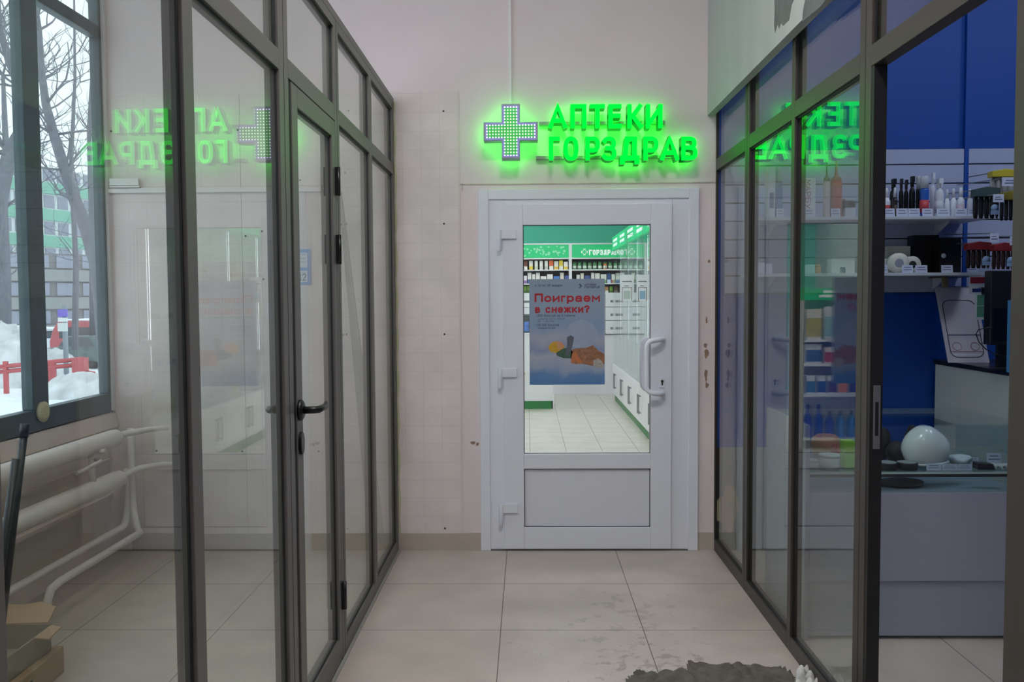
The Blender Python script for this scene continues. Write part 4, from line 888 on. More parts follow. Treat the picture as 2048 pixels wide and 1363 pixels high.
# ================================================================ SHOP ON THE RIGHT
M_slat = mat('slatwall_white', (176, 184, 214), .5); M_sl_dark = mat('slat_groove', (40, 44, 60), .6)
YSW = D-.012
def slat(xa, xb, label):
    z1 = P(1850, 297, YSW-.02).z; z0 = P(1850, 585, YSW-.02).z
    t = thing('slatwall_panel', label, 'wall panel', ((xa+xb)/2, YSW-.01, z0))
    put('panel_back', MB().box((xa, YSW-.008, z0), (xb, YSW-.0005, z1)), M_sl_dark, t)
    ys = [297, 328.5, 366.5, 403, 439.5, 476.5, 513, 549, 585]
    for a, b in zip(ys, ys[1:]): put('slat', MB().box((xa, YSW-.022, P(1850, b-1.3, YSW-.02).z), (xb, YSW-.008, P(1850, a+1.3, YSW-.02).z)), M_slat, t, .001)
xs0, xs1, xs2 = P(1449, 400, YSW).x, P(1922.5, 400, YSW).x, P(1932, 400, YSW).x
slat(xs0, xs1, 'white slatted wall panel behind the shop shelves'); slat(xs2, 3.9, 'white slatted wall panel right of the blue upright')
solo('blue_upright', MB().box((xs1+.002, YSW-.026, P(1927, 585, YSW).z), (xs2-.002, YSW-.0005, 3.4)), M_blue, 'narrow blue upright strip between the two slatted panels', 'upright')
YSH = 4.47; M_shf = mat('shelf_white', (200, 205, 218), .4)
def shelf(y0, y1, pxl, pxr, label, drop=.012):
    a = P(pxl, y1, YSH); b = P(pxr, y0, YSH); t = thing('wall_shelf', label, 'shelf', ((a.x+b.x)/2, YSW-.03, a.z))
    put('shelf_board', MB().box((a.x, YSH, a.z), (b.x, YSW-.024, b.z)), M_shf, t, .001)
    for f in (.12, .88): x = a.x+(b.x-a.x)*f; put('bracket', MB().prism([(x, YSW-.024, a.z), (x, YSW-.024, a.z-.07), (x, YSW-.2, a.z)], (.004, 0, 0)), M_shf, t)
    return a.z, b.z
za0, za = shelf(431, 440.5, 1510, 1982, 'upper white shop shelf holding spray bottles')
zb0_, zb_ = shelf(544, 553, 1510, 1977, 'lower white shop shelf holding tape rolls')
def hz_(m, rgb, rough=.4, **k): return mat('g_%s_%d_%d_%d' % (m, *rgb), rgb, rough, **k)
def sbottle(px0, px1, yt, zb, kind, body, cap, label, band=None, Yp=YSH+.07, cat='bottle', nm='spray_bottle'):
    u = P(px0, 430, Yp).x; v = P(px1, 430, Yp).x; w = (v-u); h = P(px0, yt, Yp).z-zb; r = w/2
    t = thing(nm, label, cat, ((u+v)/2, Yp+r, zb)); c1 = hz_('body', body, .3); c2 = hz_('cap', cap, .35)
    L0 = (0, 0, 0)
    if kind == 'spray':
        put('bottle_body', MB().lathe([(r*.94, 0), (r, .004), (r, h*.6), (r*.86, h*.68), (r*.5, h*.73), (r*.46, h*.77)]), c1, t, 0, L0)
        put('spray_head', MB().lathe([(r*.62, h*.76), (r*.62, h*.86), (r*.5, h*.88)], n=12).box((-r*.5, -r*1.1, h*.86), (r*.5, r*.6, h)).box((-r*.12, -r*1.3, h*.74), (r*.12, -r*.9, h*.88)), c2, t, .001, L0)
    elif kind == 'can':
        put('can_body', MB().lathe([(r*.94, 0), (r, .005), (r, h*.66), (r*.86, h*.7)]), c1, t, 0, L0); put('cap', MB().lathe([(r*.9, h*.7), (r*.92, h*.96), (r*.84, h)]), c2, t, 0, L0)
    elif kind == 'nozzle':
        put('bottle_body', MB().lathe([(r*.92, 0), (r, .008), (r, h*.62), (r*.85, h*.66)]), c1, t, 0, L0)
        put('cap', MB().lathe([(r*.9, h*.66), (r*.9, h*.70), (r*.3, h*.74), (r*.22, h*.84), (r*.1, h)]), c2, t, 0, L0)
    else:
        put('bottle_body', MB().lathe([(r*.9, 0), (r, .004), (r, h*.56), (r*.5, h*.68)]), c1, t, 0, L0); put('cap', MB().lathe([(r*.52, h*.68), (r*.42, h*.96), (r*.25, h)]), c2, t, 0, L0)
    if band: put('label_band', MB().lathe([(r*1.01, h*.12), (r*1.01, h*.42)]), hz_('band', band, .5), t, 0, L0)
W2, K2 = (224, 226, 236), (18, 18, 20)
for a in ((1757, 1766, 374, 'bottle', W2, W2, 'small white bottle with a red band at the left end of the upper shelf', (170, 40, 50)), (1768, 1783, 375, 'bottle', W2, W2, 'white bottle with a red band, second from the doorway jamb', (180, 44, 54)),
          (1786, 1797, 374, 'bottle', (40, 34, 30), W2, 'small dark bottle with a white cap in front of the black sprays', (70, 50, 40)), (1843, 1861, 351, 'can', (40, 90, 180), (206, 210, 222), 'blue spray can with a large white cap', (200, 70, 80)),
          (1873, 1890, 356, 'spray', W2, W2, 'tall white trigger spray bottle right of the blue can', (200, 204, 216)), (1891, 1901, 378, 'bottle', W2, W2, 'small white bottle beside the trigger spray', None), (1903, 1915, 376, 'bottle', W2, W2, 'small white bottle left of the widest small one', None), (1917, 1932, 374, 'bottle', W2, (236, 236, 244), 'wide small white bottle with a pinkish label', (214, 190, 205)), (1936, 1947, 377, 'bottle', W2, W2, 'small white bottle at the right end of the upper shelf', None)):
    sbottle(*a[:3], za, a[3], a[4], a[5], a[6], a[7])
for a in ((1782, 1796, 357, 'spray', K2, K2, 'black spray bottle, left of the black row'), (1799, 1808, 357, 'spray', K2, (40, 40, 44), 'slim black spray bottle, second of the black row'), (1809, 1818, 359, 'spray', K2, (40, 40, 44), 'slim black spray bottle, third of the black row'), (1820, 1832, 352, 'spray', K2, K2, 'tallest black spray bottle, right of the black row'), (1833, 1842, 352, 'can', K2, (200, 206, 210), 'black can with a pale cap behind the blue can'), (1862, 1872, 345, 'spray', W2, W2, 'white spray head bottle between the blue can and the tall trigger spray')):
    sbottle(*a[:3], za, a[3], a[4], a[5], a[6], None, YSH+.15)
for a in ((1648, 1662, 322, 'nozzle', (210, 196, 196), (90, 70, 60), 'pale squeeze bottle with a brown nozzle behind the glass'), (1664, 1687, 320, 'nozzle', (186, 76, 62), (170, 80, 66), 'large red-brown squeeze bottle with a pointed nozzle behind the glass'), (1552, 1566, 332, 'can', (60, 110, 170), (180, 200, 214), 'tall blue can beside the white tube carton behind the glass')):
    sbottle(*a[:3], za, a[3], a[4], a[5], a[6])
def sbox(nm, px0, px1, yt, zb, rgb, label, cat, dep=.07, Yp=YSH+.06, det=None, txt=None):
    u = P(px0, 430, Yp).x; v = P(px1, 430, Yp).x; h = P((px0+px1)/2, yt, Yp).z-zb; w = v-u
    t = thing(nm, label, cat, ((u+v)/2, Yp+dep/2, zb)); put('carton', MB().box((-w/2, -dep/2, 0), (w/2, dep/2, h)), hz_('box', rgb, .45), t, .0015, (0, 0, 0))
    if det: put('print', MB().box((-w*.3, -dep/2-.0008, h*.2), (w*.3, -dep/2, h*.5)), hz_('det', det, .5), t, 0, (0, 0, 0))
    return t, w, h, dep
sbox('tube_carton', 1536, 1550, 333, za, (214, 220, 232), 'tall narrow white carton with round marks, leftmost on the upper shelf', 'box', det=(90, 110, 150))
t, w, h, dp_ = sbox('carton', 1606, 1631, 356, za, (222, 224, 234), 'white carton with red vertical lettering behind the glass', 'box')
mb = MB(); k = 0
for ci, c in enumerate('МАРБУТ'):                        # read from top to bottom, turned a quarter
    for st in GL[c]:
        k += 1; pen(mb, [(-w*.30+w*.36*pz, h*.95-h*.15*ci-h*.11*px) for px, pz in st], .0035, lambda x, z, d: (x, d, z), -dp_/2-.001-k % 3*.00004, -dp_/2-.001-k % 3*.00004)
put('lettering', mb.mesh_raw('lettering'), hz_('ink', (150, 40, 60), .5), t, 0, (0, 0, 0))
for i, (yt, zz_) in enumerate(((412, 0), (396, .05), (380, .1))):
    sbox('flat_carton', 1690, 1711, 400, za+zz_, (206, 210, 222), ['lowest', 'middle', 'topmost'][i]+' of the flat white cartons stacked behind the glass', 'box')[0]
    o = bpy.data.objects[-1] if False else None
def tape(px, py, rpx, zb, label, back=0, roll=(222, 222, 208), hole=(40, 40, 36)):
    r = rpx*YSH/1752; c = P(px, py, YSH+.05); t = thing('tape_roll', label, 'tape roll', (c.x, YSH+.07+back, zb))
    put('tape', MB().lathe([(r*.42, -.018), (r, -.018), (r, .018), (r*.42, .018)], (0, 0, r), 28, axis='y'), hz_('tape', roll, .6), t, 0, (0, 0, 0))
    put('core', MB().lathe([(r*.34, -.019), (r*.44, -.019), (r*.44, .019), (r*.34, .019)], (0, 0, r), 24, axis='y'), hz_('core', hole, .7), t, 0, (0, 0, 0))
tape(1799, 519, 20, zb_, 'large cream tape roll with printed centre on the lower shelf', 0, hole=(150, 156, 170)); tape(1831, 523, 17, zb_, 'cream tape roll with a dark core next to the large one', .03)
sbox('tape_box', 1776, 1822, 492, zb_, (196, 196, 184), 'cream box standing behind the large tape roll', 'box', Yp=YSH+.16); sbox('carton', 1760, 1779, 517, zb_, (214, 216, 220), 'small white carton at the left of the tape rolls', 'box', Yp=YSH+.1)
sbox('black_box', 1827, 1879, 470, zb_, (10, 10, 12), 'tall black box behind the dark-cored tape roll', 'box', Yp=YSH+.2); t, w, h, dp_ = sbox('black_box', 1881, 1924, 476, zb_, (12, 12, 14), 'black box with a white oval emblem on the lower shelf', 'box', Yp=YSH+.12)
put('oval_emblem', MB().lathe([(.0001, -.001), (.013, 0)], (-w*.32, -dp_/2-.0005, h*.5), 18, axis='y'), hz_('oval', (196, 204, 208)), t, 0, (0, 0, 0))
sbox('carton', 1515, 1531, 525, zb_, (214, 212, 236), 'lilac-white carton at the left end of the lower shelf', 'box'); sbox('carton', 1533, 1546, 527, zb_, (208, 206, 230), 'second lilac-white carton on the lower shelf', 'box')
sbottle(1633, 1645, 528, zb_, 'can', (230, 170, 130), (232, 180, 140), 'small orange tube on the lower shelf behind the glass'); sbottle(1683, 1694, 534, zb_, 'can', (60, 80, 104), (60, 80, 104), 'small slate-blue pot on the lower shelf behind the glass', Yp=YSH+.03)
sbox('carton', 1664, 1711, 517, zb_, (222, 226, 226), 'wide white carton behind the slate-blue pot', 'box', Yp=YSH+.13); sbox('carton', 1609, 1631, 529, zb_, (214, 220, 226), 'low white carton left of the orange tube', 'box')
# price cards on the shelf edges
card0 = thing('price_card', 'x', 'price card', (0, 0, 0)); put('card', MB().prism([(-.5, 0, 0), (.5, 0, 0), (.5, .25, 1), (-.5, .25, 1)], (0, .02, 0)), hz_('card', (206, 212, 236), .4), card0, 0, (0, 0, 0))
put('printed_line', MB().prism([(-.38, .07, .36), (.38, .07, .36), (.38, .09, .44), (-.38, .09, .44)], (0, .01, 0)).prism([(-.3, .15, .68), (.3, .15, .68), (.3, .17, .76), (-.3, .17, .76)], (0, .01, 0)), hz_('ink2', (90, 96, 130), .5), card0, 0, (0, 0, 0))
first = [True]
def pcard(px0, px1, yt, zb, label, Yp=YSH+.012, grp=None):
    u = P(px0, 430, Yp).x; v = P(px1, 430, Yp).x; h = P(px0, yt, Yp).z-zb; o = card0 if first[0] else copy_thing(card0, (0, 0, 0)); first[0] = False
    o.location = ((u+v)/2, Yp, zb); o.scale = (v-u, h*.5, h); o['label'] = label
    if grp: o['group'] = grp
for i, (a, b) in enumerate(((1768, 1790), (1793, 1816), (1817, 1840), (1845, 1866), (1874, 1900), (1910, 1934), (1936, 1957), (1608, 1628), (1662, 1681), (1553, 1568))):
    pcard(a, b, 416.5, za, 'white price card %s' % ['under the white bottle nearest the doorway jamb', 'in front of the black sprays, left one', 'in front of the black sprays, right one', 'in front of the blue can', 'in front of the tall trigger spray', 'in front of the small white bottles, left one', 'at the right end of the upper shelf', 'in front of the carton with red lettering', 'in front of the red-brown squeeze bottle', 'at the foot of the tall blue can'][i])
for i, (a, b) in enumerate(((1759, 1777), (1806, 1828), (1833, 1857), (1885, 1908), (1938, 1958))):
    pcard(a, b, 530, zb_, 'white price card %s' % ['left of the large tape roll', 'in front of the large tape roll', 'in front of the dark-cored tape roll', 'in front of the black box with the oval', 'at the right end of the lower shelf'][i])
# hanging packs on the right
def hang(px0, px1, y0, y1, top, body, label, Yp, tagc=True):
    a = P(px0, y1, Yp); b = P(px1, y0, Yp); w = b.x-a.x; h = b.z-a.z; t = thing('hanging_pack', label, 'hanging pack', ((a.x+b.x)/2, Yp, a.z))
    mb = MB(); n = 9
    for k in range(n):
        x = -w/2+w*(k+.5)/n; mb.lathe([(w/n*.3, 0), (w/n*.62, h*.15), (w/n*.62, h*.6), (w/n*.4, h*.72)], (x, .02+.01*(k % 2), 0), 8)
    put('pack', mb, hz_('pack', body, .5), t, 0, (0, 0, 0)); put('pack_top', MB().prism([(-w/2, 0, h*.68), (w/2, 0, h*.68), (w/2, .0, h*.95), (0, 0, h), (-w/2, 0, h*.92)], (0, .05, 0)), hz_('top', top, .5), t, .003, (0, 0, 0))
    put('hook', MB().tube([(0, .05, h*.95), (0, (YSW-.03-Yp), h*1.08)], .003, 6), M_st, t, 0, (0, 0, 0))
    if tagc: put('round_tag', MB().lathe([(.0001, -.001), (.02, 0)], (w*.22, -.012, h*.3), 18, axis='y').box((w*.22-.02, -.013, h*.1), (w*.22+.02, -.012, h*.24)), hz_('tag', (150, 178, 220), .4), t, 0, (0, 0, 0))
hang(1984, 2040, 337, 388, (196, 180, 50), (170, 170, 170), 'yellow-topped hanging pack at the top right of the shop wall', 4.40, False)
hang(1950, 2002, 372, 436, (60, 80, 84), (22, 26, 28), 'dark hanging pack with a green-grey top beside the upper shelf', 4.34)
hang(2004, 2046, 380, 440, (150, 140, 50), (16, 16, 20), 'black hanging pack below the yellow one', 4.28)
hang(1936, 1984, 482, 536, (120, 30, 34), (44, 22, 26), 'dark red hanging pack at the end of the lower shelf', 4.36)
hang(1988, 2032, 484, 538, (130, 32, 36), (50, 20, 24), 'second dark red hanging pack nearer the right door post', 4.30)
for i, (a, b, y0, y1) in enumerate(((2004, 2040, 354, 372), (1986, 2008, 388, 404), (1980, 1998, 466, 484), (2020, 2036, 472, 490))):
    u = P(a, y1, 4.24); v = P(b, y0, 4.24); t = thing('price_tag', 'white hanging price tag %s' % ['over the yellow-topped pack', 'in front of the dark green-grey pack', 'over the dark red pack by the shelf end', 'over the second dark red pack'][i], 'price tag', ((u.x+v.x)/2, 4.24, u.z))
    w = v.x-u.x; h = v.z-u.z; put('card', MB().box((-w/2, 0, 0), (w/2, .002, h)), hz_('card', (206, 212, 236), .4), t, 0, (0, 0, 0)); put('hook', MB().tube([(0, .002, h), (0, YSW-.03-4.24, h+.03)], .0025, 6), M_st, t, 0, (0, 0, 0))
    put('printed_line', MB().box((-w*.35, -.0008, h*.3), (w*.35, 0, h*.4)).box((-w*.3, -.0008, h*.6), (w*.2, 0, h*.68)), hz_('ink2', (90, 96, 130), .5), t, 0, (0, 0, 0))

# desk with black top
q0 = at_Z(1902, 721, 1.05); q1 = at_Z(2030, 746, 1.05); XD = (q0.x+q1.x)/2
t = thing('sales_desk', 'white sales desk with a black top at the right edge of the shop', 'desk', (XD+.4, 4.2, 0)); ydn = q1.y-.5
put('desk_side', MB().box((XD, ydn, 0), (XD+.02, YSW-.03, 1.028)), mat('desk_white', (214, 216, 218), .45), t)
put('desk_body', MB().box((XD+.02, ydn, 0), (XD+.75, YSW-.03, 1.027)), _m['desk_white'], t)
put('desk_top', MB().box((XD-.012, ydn-.02, 1.028), (XD+.78, YSW-.03, 1.052)), mat('desk_black', (24, 24, 28), .3), t, .002)
# hockey rink board
yh = 4.50; c = [P(1897, 718, yh), P(1979, 724, yh), P(1982, 574, yh+.18), P(1906, 574, yh+.18)]
lo = 1.053; w = c[1].x-c[0].x; H_ = c[3].z-lo
t = thing('rink_board', 'white ice-hockey tactics board leaning on the desk', 'tactics board', ((c[0].x+c[1].x)/2, yh, lo), -.03); LL = math.hypot(H_, .17); tilt = math.atan2(.17, H_)
def tl(x, z, e=0): return (x, z*math.sin(tilt)-e*math.cos(tilt), z*math.cos(tilt)+e*math.sin(tilt))
put('board', MB().prism([tl(-w/2, 0), tl(w/2, 0), tl(w/2, LL), tl(-w/2, LL)], (0, .006, 0)), hz_('rink', (186, 180, 190), .35), t, .001, (0, 0, 0))
def rline(pts, r=.0018): return MB().tube([tl(x, z, .002) for x, z in pts], r, 5)
def rr(w_, z0, z1, r): 
    o = []
    for (cx_, cz_, a0) in ((w_-r, z0+r, -PI/2), (w_-r, z1-r, 0), (-w_+r, z1-r, PI/2), (-w_+r, z0+r, PI)):
        o += [(cx_+r*math.cos(a0+PI/2*k/5), cz_+r*math.sin(a0+PI/2*k/5)) for k in range(6)]
    return o+[o[0]]
put('rink_outline', rline(rr(w*.40, .03, LL*.82, .035)), hz_('line', (50, 50, 70)), t, 0, (0, 0, 0))
put('blue_line', rline([(-w*.4, LL*.36), (w*.4, LL*.36)]), hz_('bline', (50, 70, 130)), t, 0, (0, 0, 0)); put('goal_line', rline([(-w*.39, .06), (w*.39, .06)], .0012), hz_('rline', (160, 50, 60)), t, 0, (0, 0, 0))
for s in (-1, 1): put('faceoff_circle', rline([(s*w*.22+.022*math.cos(2*PI*k/20), LL*.21+.022*math.sin(2*PI*k/20)) for k in range(21)], .001), hz_('rline', (160, 50, 60)), t, 0, (0, 0, 0))
# small green tactics board, packs above
yg = 4.38; a = P(1949, 639, yg); b = P(1982, 584, yg); 
t = thing('field_board', 'small green football tactics board hung before the hockey board', 'tactics board', ((a.x+b.x)/2, yg, a.z)); w = b.x-a.x; h = b.z-a.z
put('board', MB().box((-w/2, 0, 0), (w/2, .005, h)), hz_('fb', (190, 196, 200)), t, .001, (0, 0, 0)); put('field', MB().box((-w*.36, -.001, h*.1), (w*.36, 0, h*.9)), hz_('ff', (84, 140, 112)), t, 0, (0, 0, 0))
put('clip', MB().box((-.008, -.006, h*.92), (.008, .006, h*1.18)), M_blk, t, .002, (0, 0, 0)); put('field_line', MB().box((-w*.36, -.0016, h*.5), (w*.36, -.001, h*.515)), hz_('fl', (200, 220, 210)), t, 0, (0, 0, 0))
put('hanger', MB().tube([(0, .005, h*1.17), (0, YSW-.03-yg, h*1.25)], .0025, 6), M_st, t, 0, (0, 0, 0))
a = P(1940, 587, 4.42); b = P(1984, 552, 4.42); t = thing('blister_pack', 'red, white and blue hanging blister packs under the lower shelf', 'pack', ((a.x+b.x)/2, 4.42, a.z)); w = b.x-a.x; h = b.z-a.z
put('pack_card', MB().box((-w/2, 0, 0), (w/2, .01, h)), hz_('pc', (196, 196, 204)), t, 0, (0, 0, 0)); put('red_band', MB().box((-w/2, -.001, h*.6), (w/2, 0, h*.95)), hz_('prd', (150, 40, 48)), t, 0, (0, 0, 0)); put('blue_band', MB().box((-w*.4, -.001, h*.08), (w/2, 0, h*.3)), hz_('pbl', (40, 60, 130)), t, 0, (0, 0, 0))
put('hook', MB().tube([(0, .01, h), (0, YSW-.03-4.42, h)], .0025, 6), M_st, t, 0, (0, 0, 0))
a = P(1886, 575, 4.6); b = P(1897, 552, 4.6); solo('brass_bracket', MB().box((a.x, 4.6, a.z), (b.x, 4.62, zb0_-.001)).box((a.x+.002, 4.6, zb0_-.008), (b.x-.002, YSW-.023, zb0_-.001)), mat('brass', (150, 136, 96), .35, .6), 'small brass-coloured bracket under the lower shelf', 'bracket', bevel=.002)
# black monitor, blue box, cable
a = P(1984, 690, 4.05); b = P(2060, 540, 4.05); lo2 = 1.052
t = thing('monitor', 'black monitor on the desk at the right door post', 'monitor', ((a.x+b.x)/2, 4.1, lo2)); w = b.x-a.x; hh = b.z-lo2
put('screen_housing', MB().box((-w/2, -.03, a.z-lo2), (w/2, .03, hh)), hz_('mon', (24, 24, 27), .4), t, .004, (0, 0, 0)); put('screen', MB().box((-w/2+.015, -.032, a.z-lo2+.02), (w/2-.015, -.03, hh*.62)), hz_('scr', (14, 14, 16), .15), t, 0, (0, 0, 0))
put('stand', MB().box((-.03, .0, .01), (.03, .02, a.z-lo2+.05)).box((-.1, -.06, 0), (.1, .08, .01)), hz_('mon', (24, 24, 27), .4), t, .002, (0, 0, 0))
a = P(2022, 738, 3.9); b = P(2045, 600, 3.9); solo('blue_box', MB().box((a.x, 3.9, 1.053), (b.x, 3.94, b.z)), hz_('bb', (84, 150, 214)), 'tall light blue box on the desk by the right door post', 'box', bevel=.002)
pts = [P(x, y, 3.98) for x, y in ((1984, 655), (1970, 656), (1957, 659), (1952, 668), (1958, 684), (1972, 698), (1990, 708), (2010, 712), (2024, 713))]
for p_ in pts: p_.z = max(p_.z, 1.056)
solo('cable', MB().tube(pts, .0025, 6).tube([pts[0], pts[1]], .005, 8), M_blk, 'thin black cable looping from the monitor to the blue box', 'cable')

# glass showcase
YF = at_Z(1800, 1280, 0).y; X0 = P(1609, 1100, YF).x; YBk = at_X(1532, 900, X0).y; X1 = P(1915, 815, YBk).x
ztop = P(1750, 849, YF).z; zsh = P(1850, 945.5, YF).z; zbd = P(1850, 985, YF).z; zjt = P(1850, 1162, YF).z; zlo = P(1850, 1273, YF).z
M_sw = mat('showcase_white', (158, 162, 180), .4); M_sg = glass('showcase_glass', (246, 251, 251), .045)
t = thing('glass_showcase', 'white sales counter with a glass display top inside the shop', 'showcase', ((X0+X1)/2, (YF+YBk)/2, 0))
put('side_panel', MB().box((X0, YF-.004, 0), (X0+.016, YBk, ztop)), M_sw, t, .001)
put('front_panel', MB().box((X0+.016, YF, zjt+.002), (X1, YF+.016, zbd)), M_sw, t, .001)
put('base_panel', MB().box((X0+.016, YF+.012, zlo), (X1, YF+.03, zjt)), M_sw, t, .001)
put('case_floor', MB().box((X0+.016, YF+.016, zbd-.02), (X1, YBk, zbd)), M_sw, t); put('foot_panel', MB().box((X1-.02, YF-.02, 0), (X1, YBk, zjt)), M_sw, t)
put('front_glass', MB().box((X0+.016, YF+.004, zbd), (X1-.001, YF+.009, ztop-.006)), M_sg, t); put('side_glass', MB().box((X1-.006, YF+.01, zbd), (X1-.001, YBk, ztop-.006)), M_sg, t)
put('top_glass', MB().box((X0+.001, YF, ztop-.006), (X1, YBk, ztop)), M_sg, t)
put('top_edge', MB().box((X0+.016, YBk-.03, ztop-.03), (X1-.008, YBk-.012, ztop-.007)), mat('pale_edge', (190, 196, 200), .3), t)
put('glass_shelf', MB().box((X0+.018, YF+.015, zsh-.006), (X1-.01, YBk-.02, zsh)), glass('shelf_glass', (232, 246, 244), .05), t); put('shelf_edge', MB().box((X0+.018, YF+.010, zsh-.018), (X1-.01, YF+.015, zsh-.007)), M_gask, t)
put('edge_line', MB().box((X0+.018, YF+.010, zsh-.006), (X1-.01, YF+.0148, zsh+.002)), mat('bright_glass_edge', (210, 226, 224), .2), t)
for z in (P(2000, 875, YF).z, P(2000, 924, YF).z):
    put('glass_clip', MB().lathe([(.0001, -.002), (.006, 0)], (P(2026, 900, YF).x, YF+.003, z), 12, axis='y'), M_st, t)
zz2 = zsh+.0005
# white helmet
hc = P(1852, 905, YF+.13); hr = .10
def helmet():
    bm = bmesh.new(); bmesh.ops.create_uvsphere(bm, u_segments=40, v_segments=24, radius=1)
    for v in bm.verts:
        x, y, z = v.co
        sx = 1.0+.06*(x < 0)*abs(x)
        zz3 = max(z, -.62+.12*x)
        k = 1-.12*max(0, -z)
        v.co = (x*.110*k*sx, y*.085*k, zz3*.102 + .018*math.exp(-((x+.1)/.5)**2)*(z > 0)+ .012*max(0, -x)*z)
    for p_ in bm.faces: p_.smooth = True
    me = bpy.data.meshes.new('shell'); bm.to_mesh(me); bm.free(); return me
t = thing('helmet', 'glossy white sports helmet on the glass shelf of the showcase', 'helmet', (hc.x, YF+.13, zz2)); M_hel = hz_('hel', (226, 226, 232), .12)
me = helmet(); me.transform(Matrix.Translation((0, 0, .072)) @ Matrix.Scale(.86, 4)); put('shell', me, M_hel, t, 0, (0, 0, 0))
put('rim', MB().tube([(.086*math.cos(2*PI*k/28), .066*math.sin(2*PI*k/28), .020+.006*math.cos(2*PI*k/28)) for k in range(29)], .006, 8), M_hel, t, 0, (0, 0, 0))
put('display_foot', MB().lathe([(.035, 0), (.035, .004), (.02, .008), (.02, .03)], n=20), M_sw, t, 0, (0, 0, 0))
for k in range(3): put('vent_slot', MB().box((-.05+k*.04, -.012, .178-.004*abs(k-1)), (-.03+k*.04, .0, .183-.004*abs(k-1))), M_dark, t, 0, (0, 0, 0)) if False else None
K3 = hz_('rub', (14, 14, 16), .35)
def ont(px, Yo): return P(px, 940, YF+Yo).x
for px, lb in ((1777, 'black puck with a pale rim, nearest the doorway jamb'), (1818, 'black puck in front of the white helmet')):
    r = 20*YF/1752*1.02; t = thing('puck', lb, 'puck', (ont(px, .06), YF+.08, zz2)); put('puck_body', MB().lathe([(r, 0), (r*1.02, .008), (r*1.02, .026), (r*.97, .03)], n=28), K3, t, 0, (0, 0, 0)); put('pale_rim', MB().lathe([(r*.97, .03), (r*.80, .0315)], n=28), hz_('prim', (150, 156, 160)), t, 0, (0, 0, 0))
def lump(nm, px, Yo, w, d, h, rgb, label, cat, seed=0, rough=.6):
    R3 = random.Random(seed); bm = bmesh.new(); bmesh.ops.create_icosphere(bm, subdivisions=3, radius=1)
    ph = [R3.uniform(0, 6) for _ in range(4)]
    for v in bm.verts:
        c_ = v.co; q_ = 1+.10*math.sin(4*c_.x+ph[0])*math.cos(3*c_.z+ph[1])+.06*math.sin(7*c_.y+ph[2]); v.co = (c_.x*w/2*q_, c_.y*d/2*q_, max(-.9, c_.z*q_)*h/2+h*.45)
    for f in bm.faces: f.smooth = True
    me = bpy.data.meshes.new(nm); bm.to_mesh(me); bm.free(); x = ont(px, Yo)
    return tag(put(nm, me, hz_(nm, rgb, rough), None, 0, (x, YF+Yo, zz2)), label, cat)
lump('elbow_pad', 1764, .30, .07, .09, .15, (16, 16, 20), 'tall black elbow pad standing behind the pucks', 'pad', 1); lump('elbow_pad', 1795, .22, .09, .08, .095, (14, 14, 16), 'low black pad between the tall pad and the helmet', 'pad', 2)
lump('elbow_pad', 1822, .42, .06, .06, .14, (20, 18, 24), 'black pad half hidden behind the white helmet', 'pad', 3)
lump('plastic_bag', 1650, .32, .13, .10, .12, (214, 140, 112), 'orange translucent bag behind the white canisters', 'bag', 4); lump('plastic_bag', 1676, .2, .06, .08, .09, (196, 90, 96), 'pink-red bag right of the tall white canister', 'bag', 5)
for px, Yo, w, h, lb in ((1660, .08, .082, .062, 'taller white canister on the showcase shelf behind the glass'), (1625, .09, .058, .038, 'lower white canister left of the taller one')):
    t = thing('canister', lb, 'canister', (ont(px, Yo), YF+Yo+.01, zz2)); r = w/2; put('canister_body', MB().lathe([(r*.95, 0), (r, .004), (r, h*.8)], n=28), hz_('can', (200, 202, 206)), t, 0, (0, 0, 0)); put('lid', MB().lathe([(r*1.03, h*.8), (r*1.03, h*.97), (r*.96, h)], n=28), hz_('lid', (214, 214, 218)), t, 0, (0, 0, 0))
t = thing('mouthguard_case', 'neon green stacked case on the showcase shelf', 'case', (ont(1699, .1), YF+.12, zz2))
put('lower_case', MB().box((-.026, -.03, 0), (.026, .03, .06)), hz_('neon', (150, 220, 60)), t, .006, (0, 0, 0)); put('upper_case', MB().box((-.025, -.03, .063), (.025, .03, .115)), hz_('neon2', (170, 230, 80)), t, .006, (0, 0, 0))
for px0, px1, yt, Yo, lb in ((1862, 1892, 927, .05, 'white price card at the foot of the helmet'), (1894, 1925, 928, .05, 'white price card, middle of the three on the showcase shelf'), (1926, 1954, 928, .05, 'white price card, right of the three on the showcase shelf'), (1946, 1968, 914, .2, 'white price card behind the small black case'), (1984, 2014, 906, .2, 'largest white price card at the right end of the showcase shelf')):
    pcard(px0, px1, yt, zz2, lb, YF+Yo)
    if Yo > .1: pass
t = thing('small_case', 'small black case at the right part of the showcase shelf', 'case', (ont(1971, .07), YF+.08, zz2)); put('case_body', MB().prism([(-.034, -.02, 0), (.036, -.02, 0), (.026, -.02, .024), (-.034, -.02, .026)], (0, .05, 0)), K3, t, .002, (0, 0, 0)); put('lid_line', MB().box((-.03, -.021, .015), (.03, -.02, .0165)), M_dark, t, 0, (0, 0, 0))
lump('folded_paper', 1918, .16, .10, .08, .05, (200, 206, 216), 'crumpled white paper right of the helmet', 'paper', 7)
for k, px in enumerate((1992, 2004, 2015)): 
    t = thing('bandage_roll', 'small white bandage roll, %s of three by the right end of the showcase' % ['left', 'middle', 'right'][k], 'roll', (ont(px, .07), YF+.075, zz2)); put('roll', MB().lathe([(.003, -.02), (.0115, -.02), (.0115, .02), (.003, .02)], (0, 0, .0115), 18, axis='y'), hz_('rollw', (206, 210, 218)), t, 0, (0, 0, 0)); put('core', MB().lathe([(.0001, -.0205), (.0035, -.0205)], (0, 0, .0115), 10, axis='y'), M_dark, t, 0, (0, 0, 0))
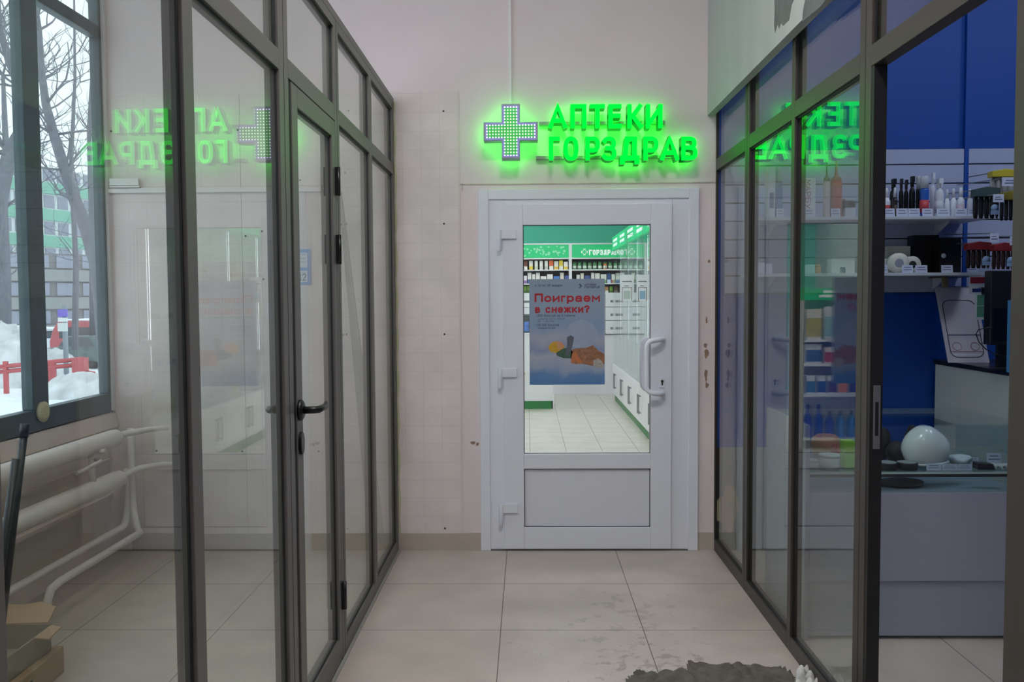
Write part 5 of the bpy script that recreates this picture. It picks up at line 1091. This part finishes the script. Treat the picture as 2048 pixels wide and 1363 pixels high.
lump('folded_glove', 1800, .14, .2, .14, .03, (40, 44, 44), 'dark folded glove lying in the lower compartment of the showcase', 'glove', 9).location.z = zbd+.001

# ================================================================ FLOOR THINGS
def cloth(poly, label, rgb, seed, hgt=.018, nm='rag'):
    R4 = random.Random(seed); bm = bmesh.new(); P4 = [at_Z(a, b, 0) for a, b in poly]; xs = [p.x for p in P4]; ys = [p.y for p in P4]
    def inside(x, y):
        c = False; j = len(P4)-1
        for i in range(len(P4)):
            if (P4[i].y > y) != (P4[j].y > y) and x < (P4[j].x-P4[i].x)*(y-P4[i].y)/(P4[j].y-P4[i].y)+P4[i].x: c = not c
            j = i
        return c
    n = 60; x0, x1, y0, y1 = min(xs), max(xs), min(ys), max(ys); G4 = {}; ph = [R4.uniform(0, 6) for _ in range(6)]
    for i in range(n+1):
        for j in range(n+1):
            x = x0+(x1-x0)*i/n; y = y0+(y1-y0)*j/n
            if inside(x, y):
                z = .003+hgt*abs(.5*math.sin(38*x+9*math.sin(11*y+ph[0])+ph[1])+.5*math.sin(31*y+6*math.sin(17*x+ph[2])+ph[3]))+R4.uniform(0, .002)
                G4[i, j] = bm.verts.new((x, y, z))
    for (i, j) in list(G4):
        q = [(i, j), (i+1, j), (i+1, j+1), (i, j+1)]
        if all(k in G4 for k in q): bm.faces.new([G4[k] for k in q]).smooth = True
    bmesh.ops.delete(bm, geom=[v for v in bm.verts if not v.link_faces], context='VERTS')
    me = bpy.data.meshes.new(nm); bm.to_mesh(me); bm.free()
    o = solo(nm, me, mat(nm+'_fabric', rgb, .85, noise=.25, scale=25, bump=.4), label, 'floor cloth' if nm == 'rag' else 'bag'); s = o.modifiers.new('s', 'SOLIDIFY'); s.thickness = .002; s.offset = 1; return o
cloth([(1232, 1420), (1250, 1361), (1268, 1348), (1290, 1343), (1300, 1349), (1322, 1347), (1345, 1344), (1368, 1345), (1374, 1330), (1400, 1329), (1440, 1331), (1500, 1333), (1560, 1336), (1590, 1352), (1600, 1420)], 'dirty crumpled grey floor cloth in the foreground by the right partition', (92, 86, 76), 3)
o = cloth([(1588, 1420), (1592, 1352), (1600, 1336), (1604, 1326), (1613, 1328), (1622, 1345), (1640, 1390), (1650, 1420)], 'crumpled white plastic bag at the foot of the right partition', (196, 192, 188), 5, .045, 'plastic_bag')
M_water = mat('water', (215, 215, 215), .05, spec=1.0)
c = at_Z(1070, 1306, 0); R = random.Random(2); mb = MB()
for k in range(70):
    x = c.x+R.gauss(0, .03); y = c.y+R.gauss(0, .035); q = R.uniform(.0012, .0035); mb.lathe([(q, .0002), (q*.8, q*.4), (q*.3, q*.6)], (x, y, 0), 8)
tag(solo('water_splash', mb, M_water, 'small patch of glistening water drops on the corridor tiles', 'water splash'), kind='stuff')
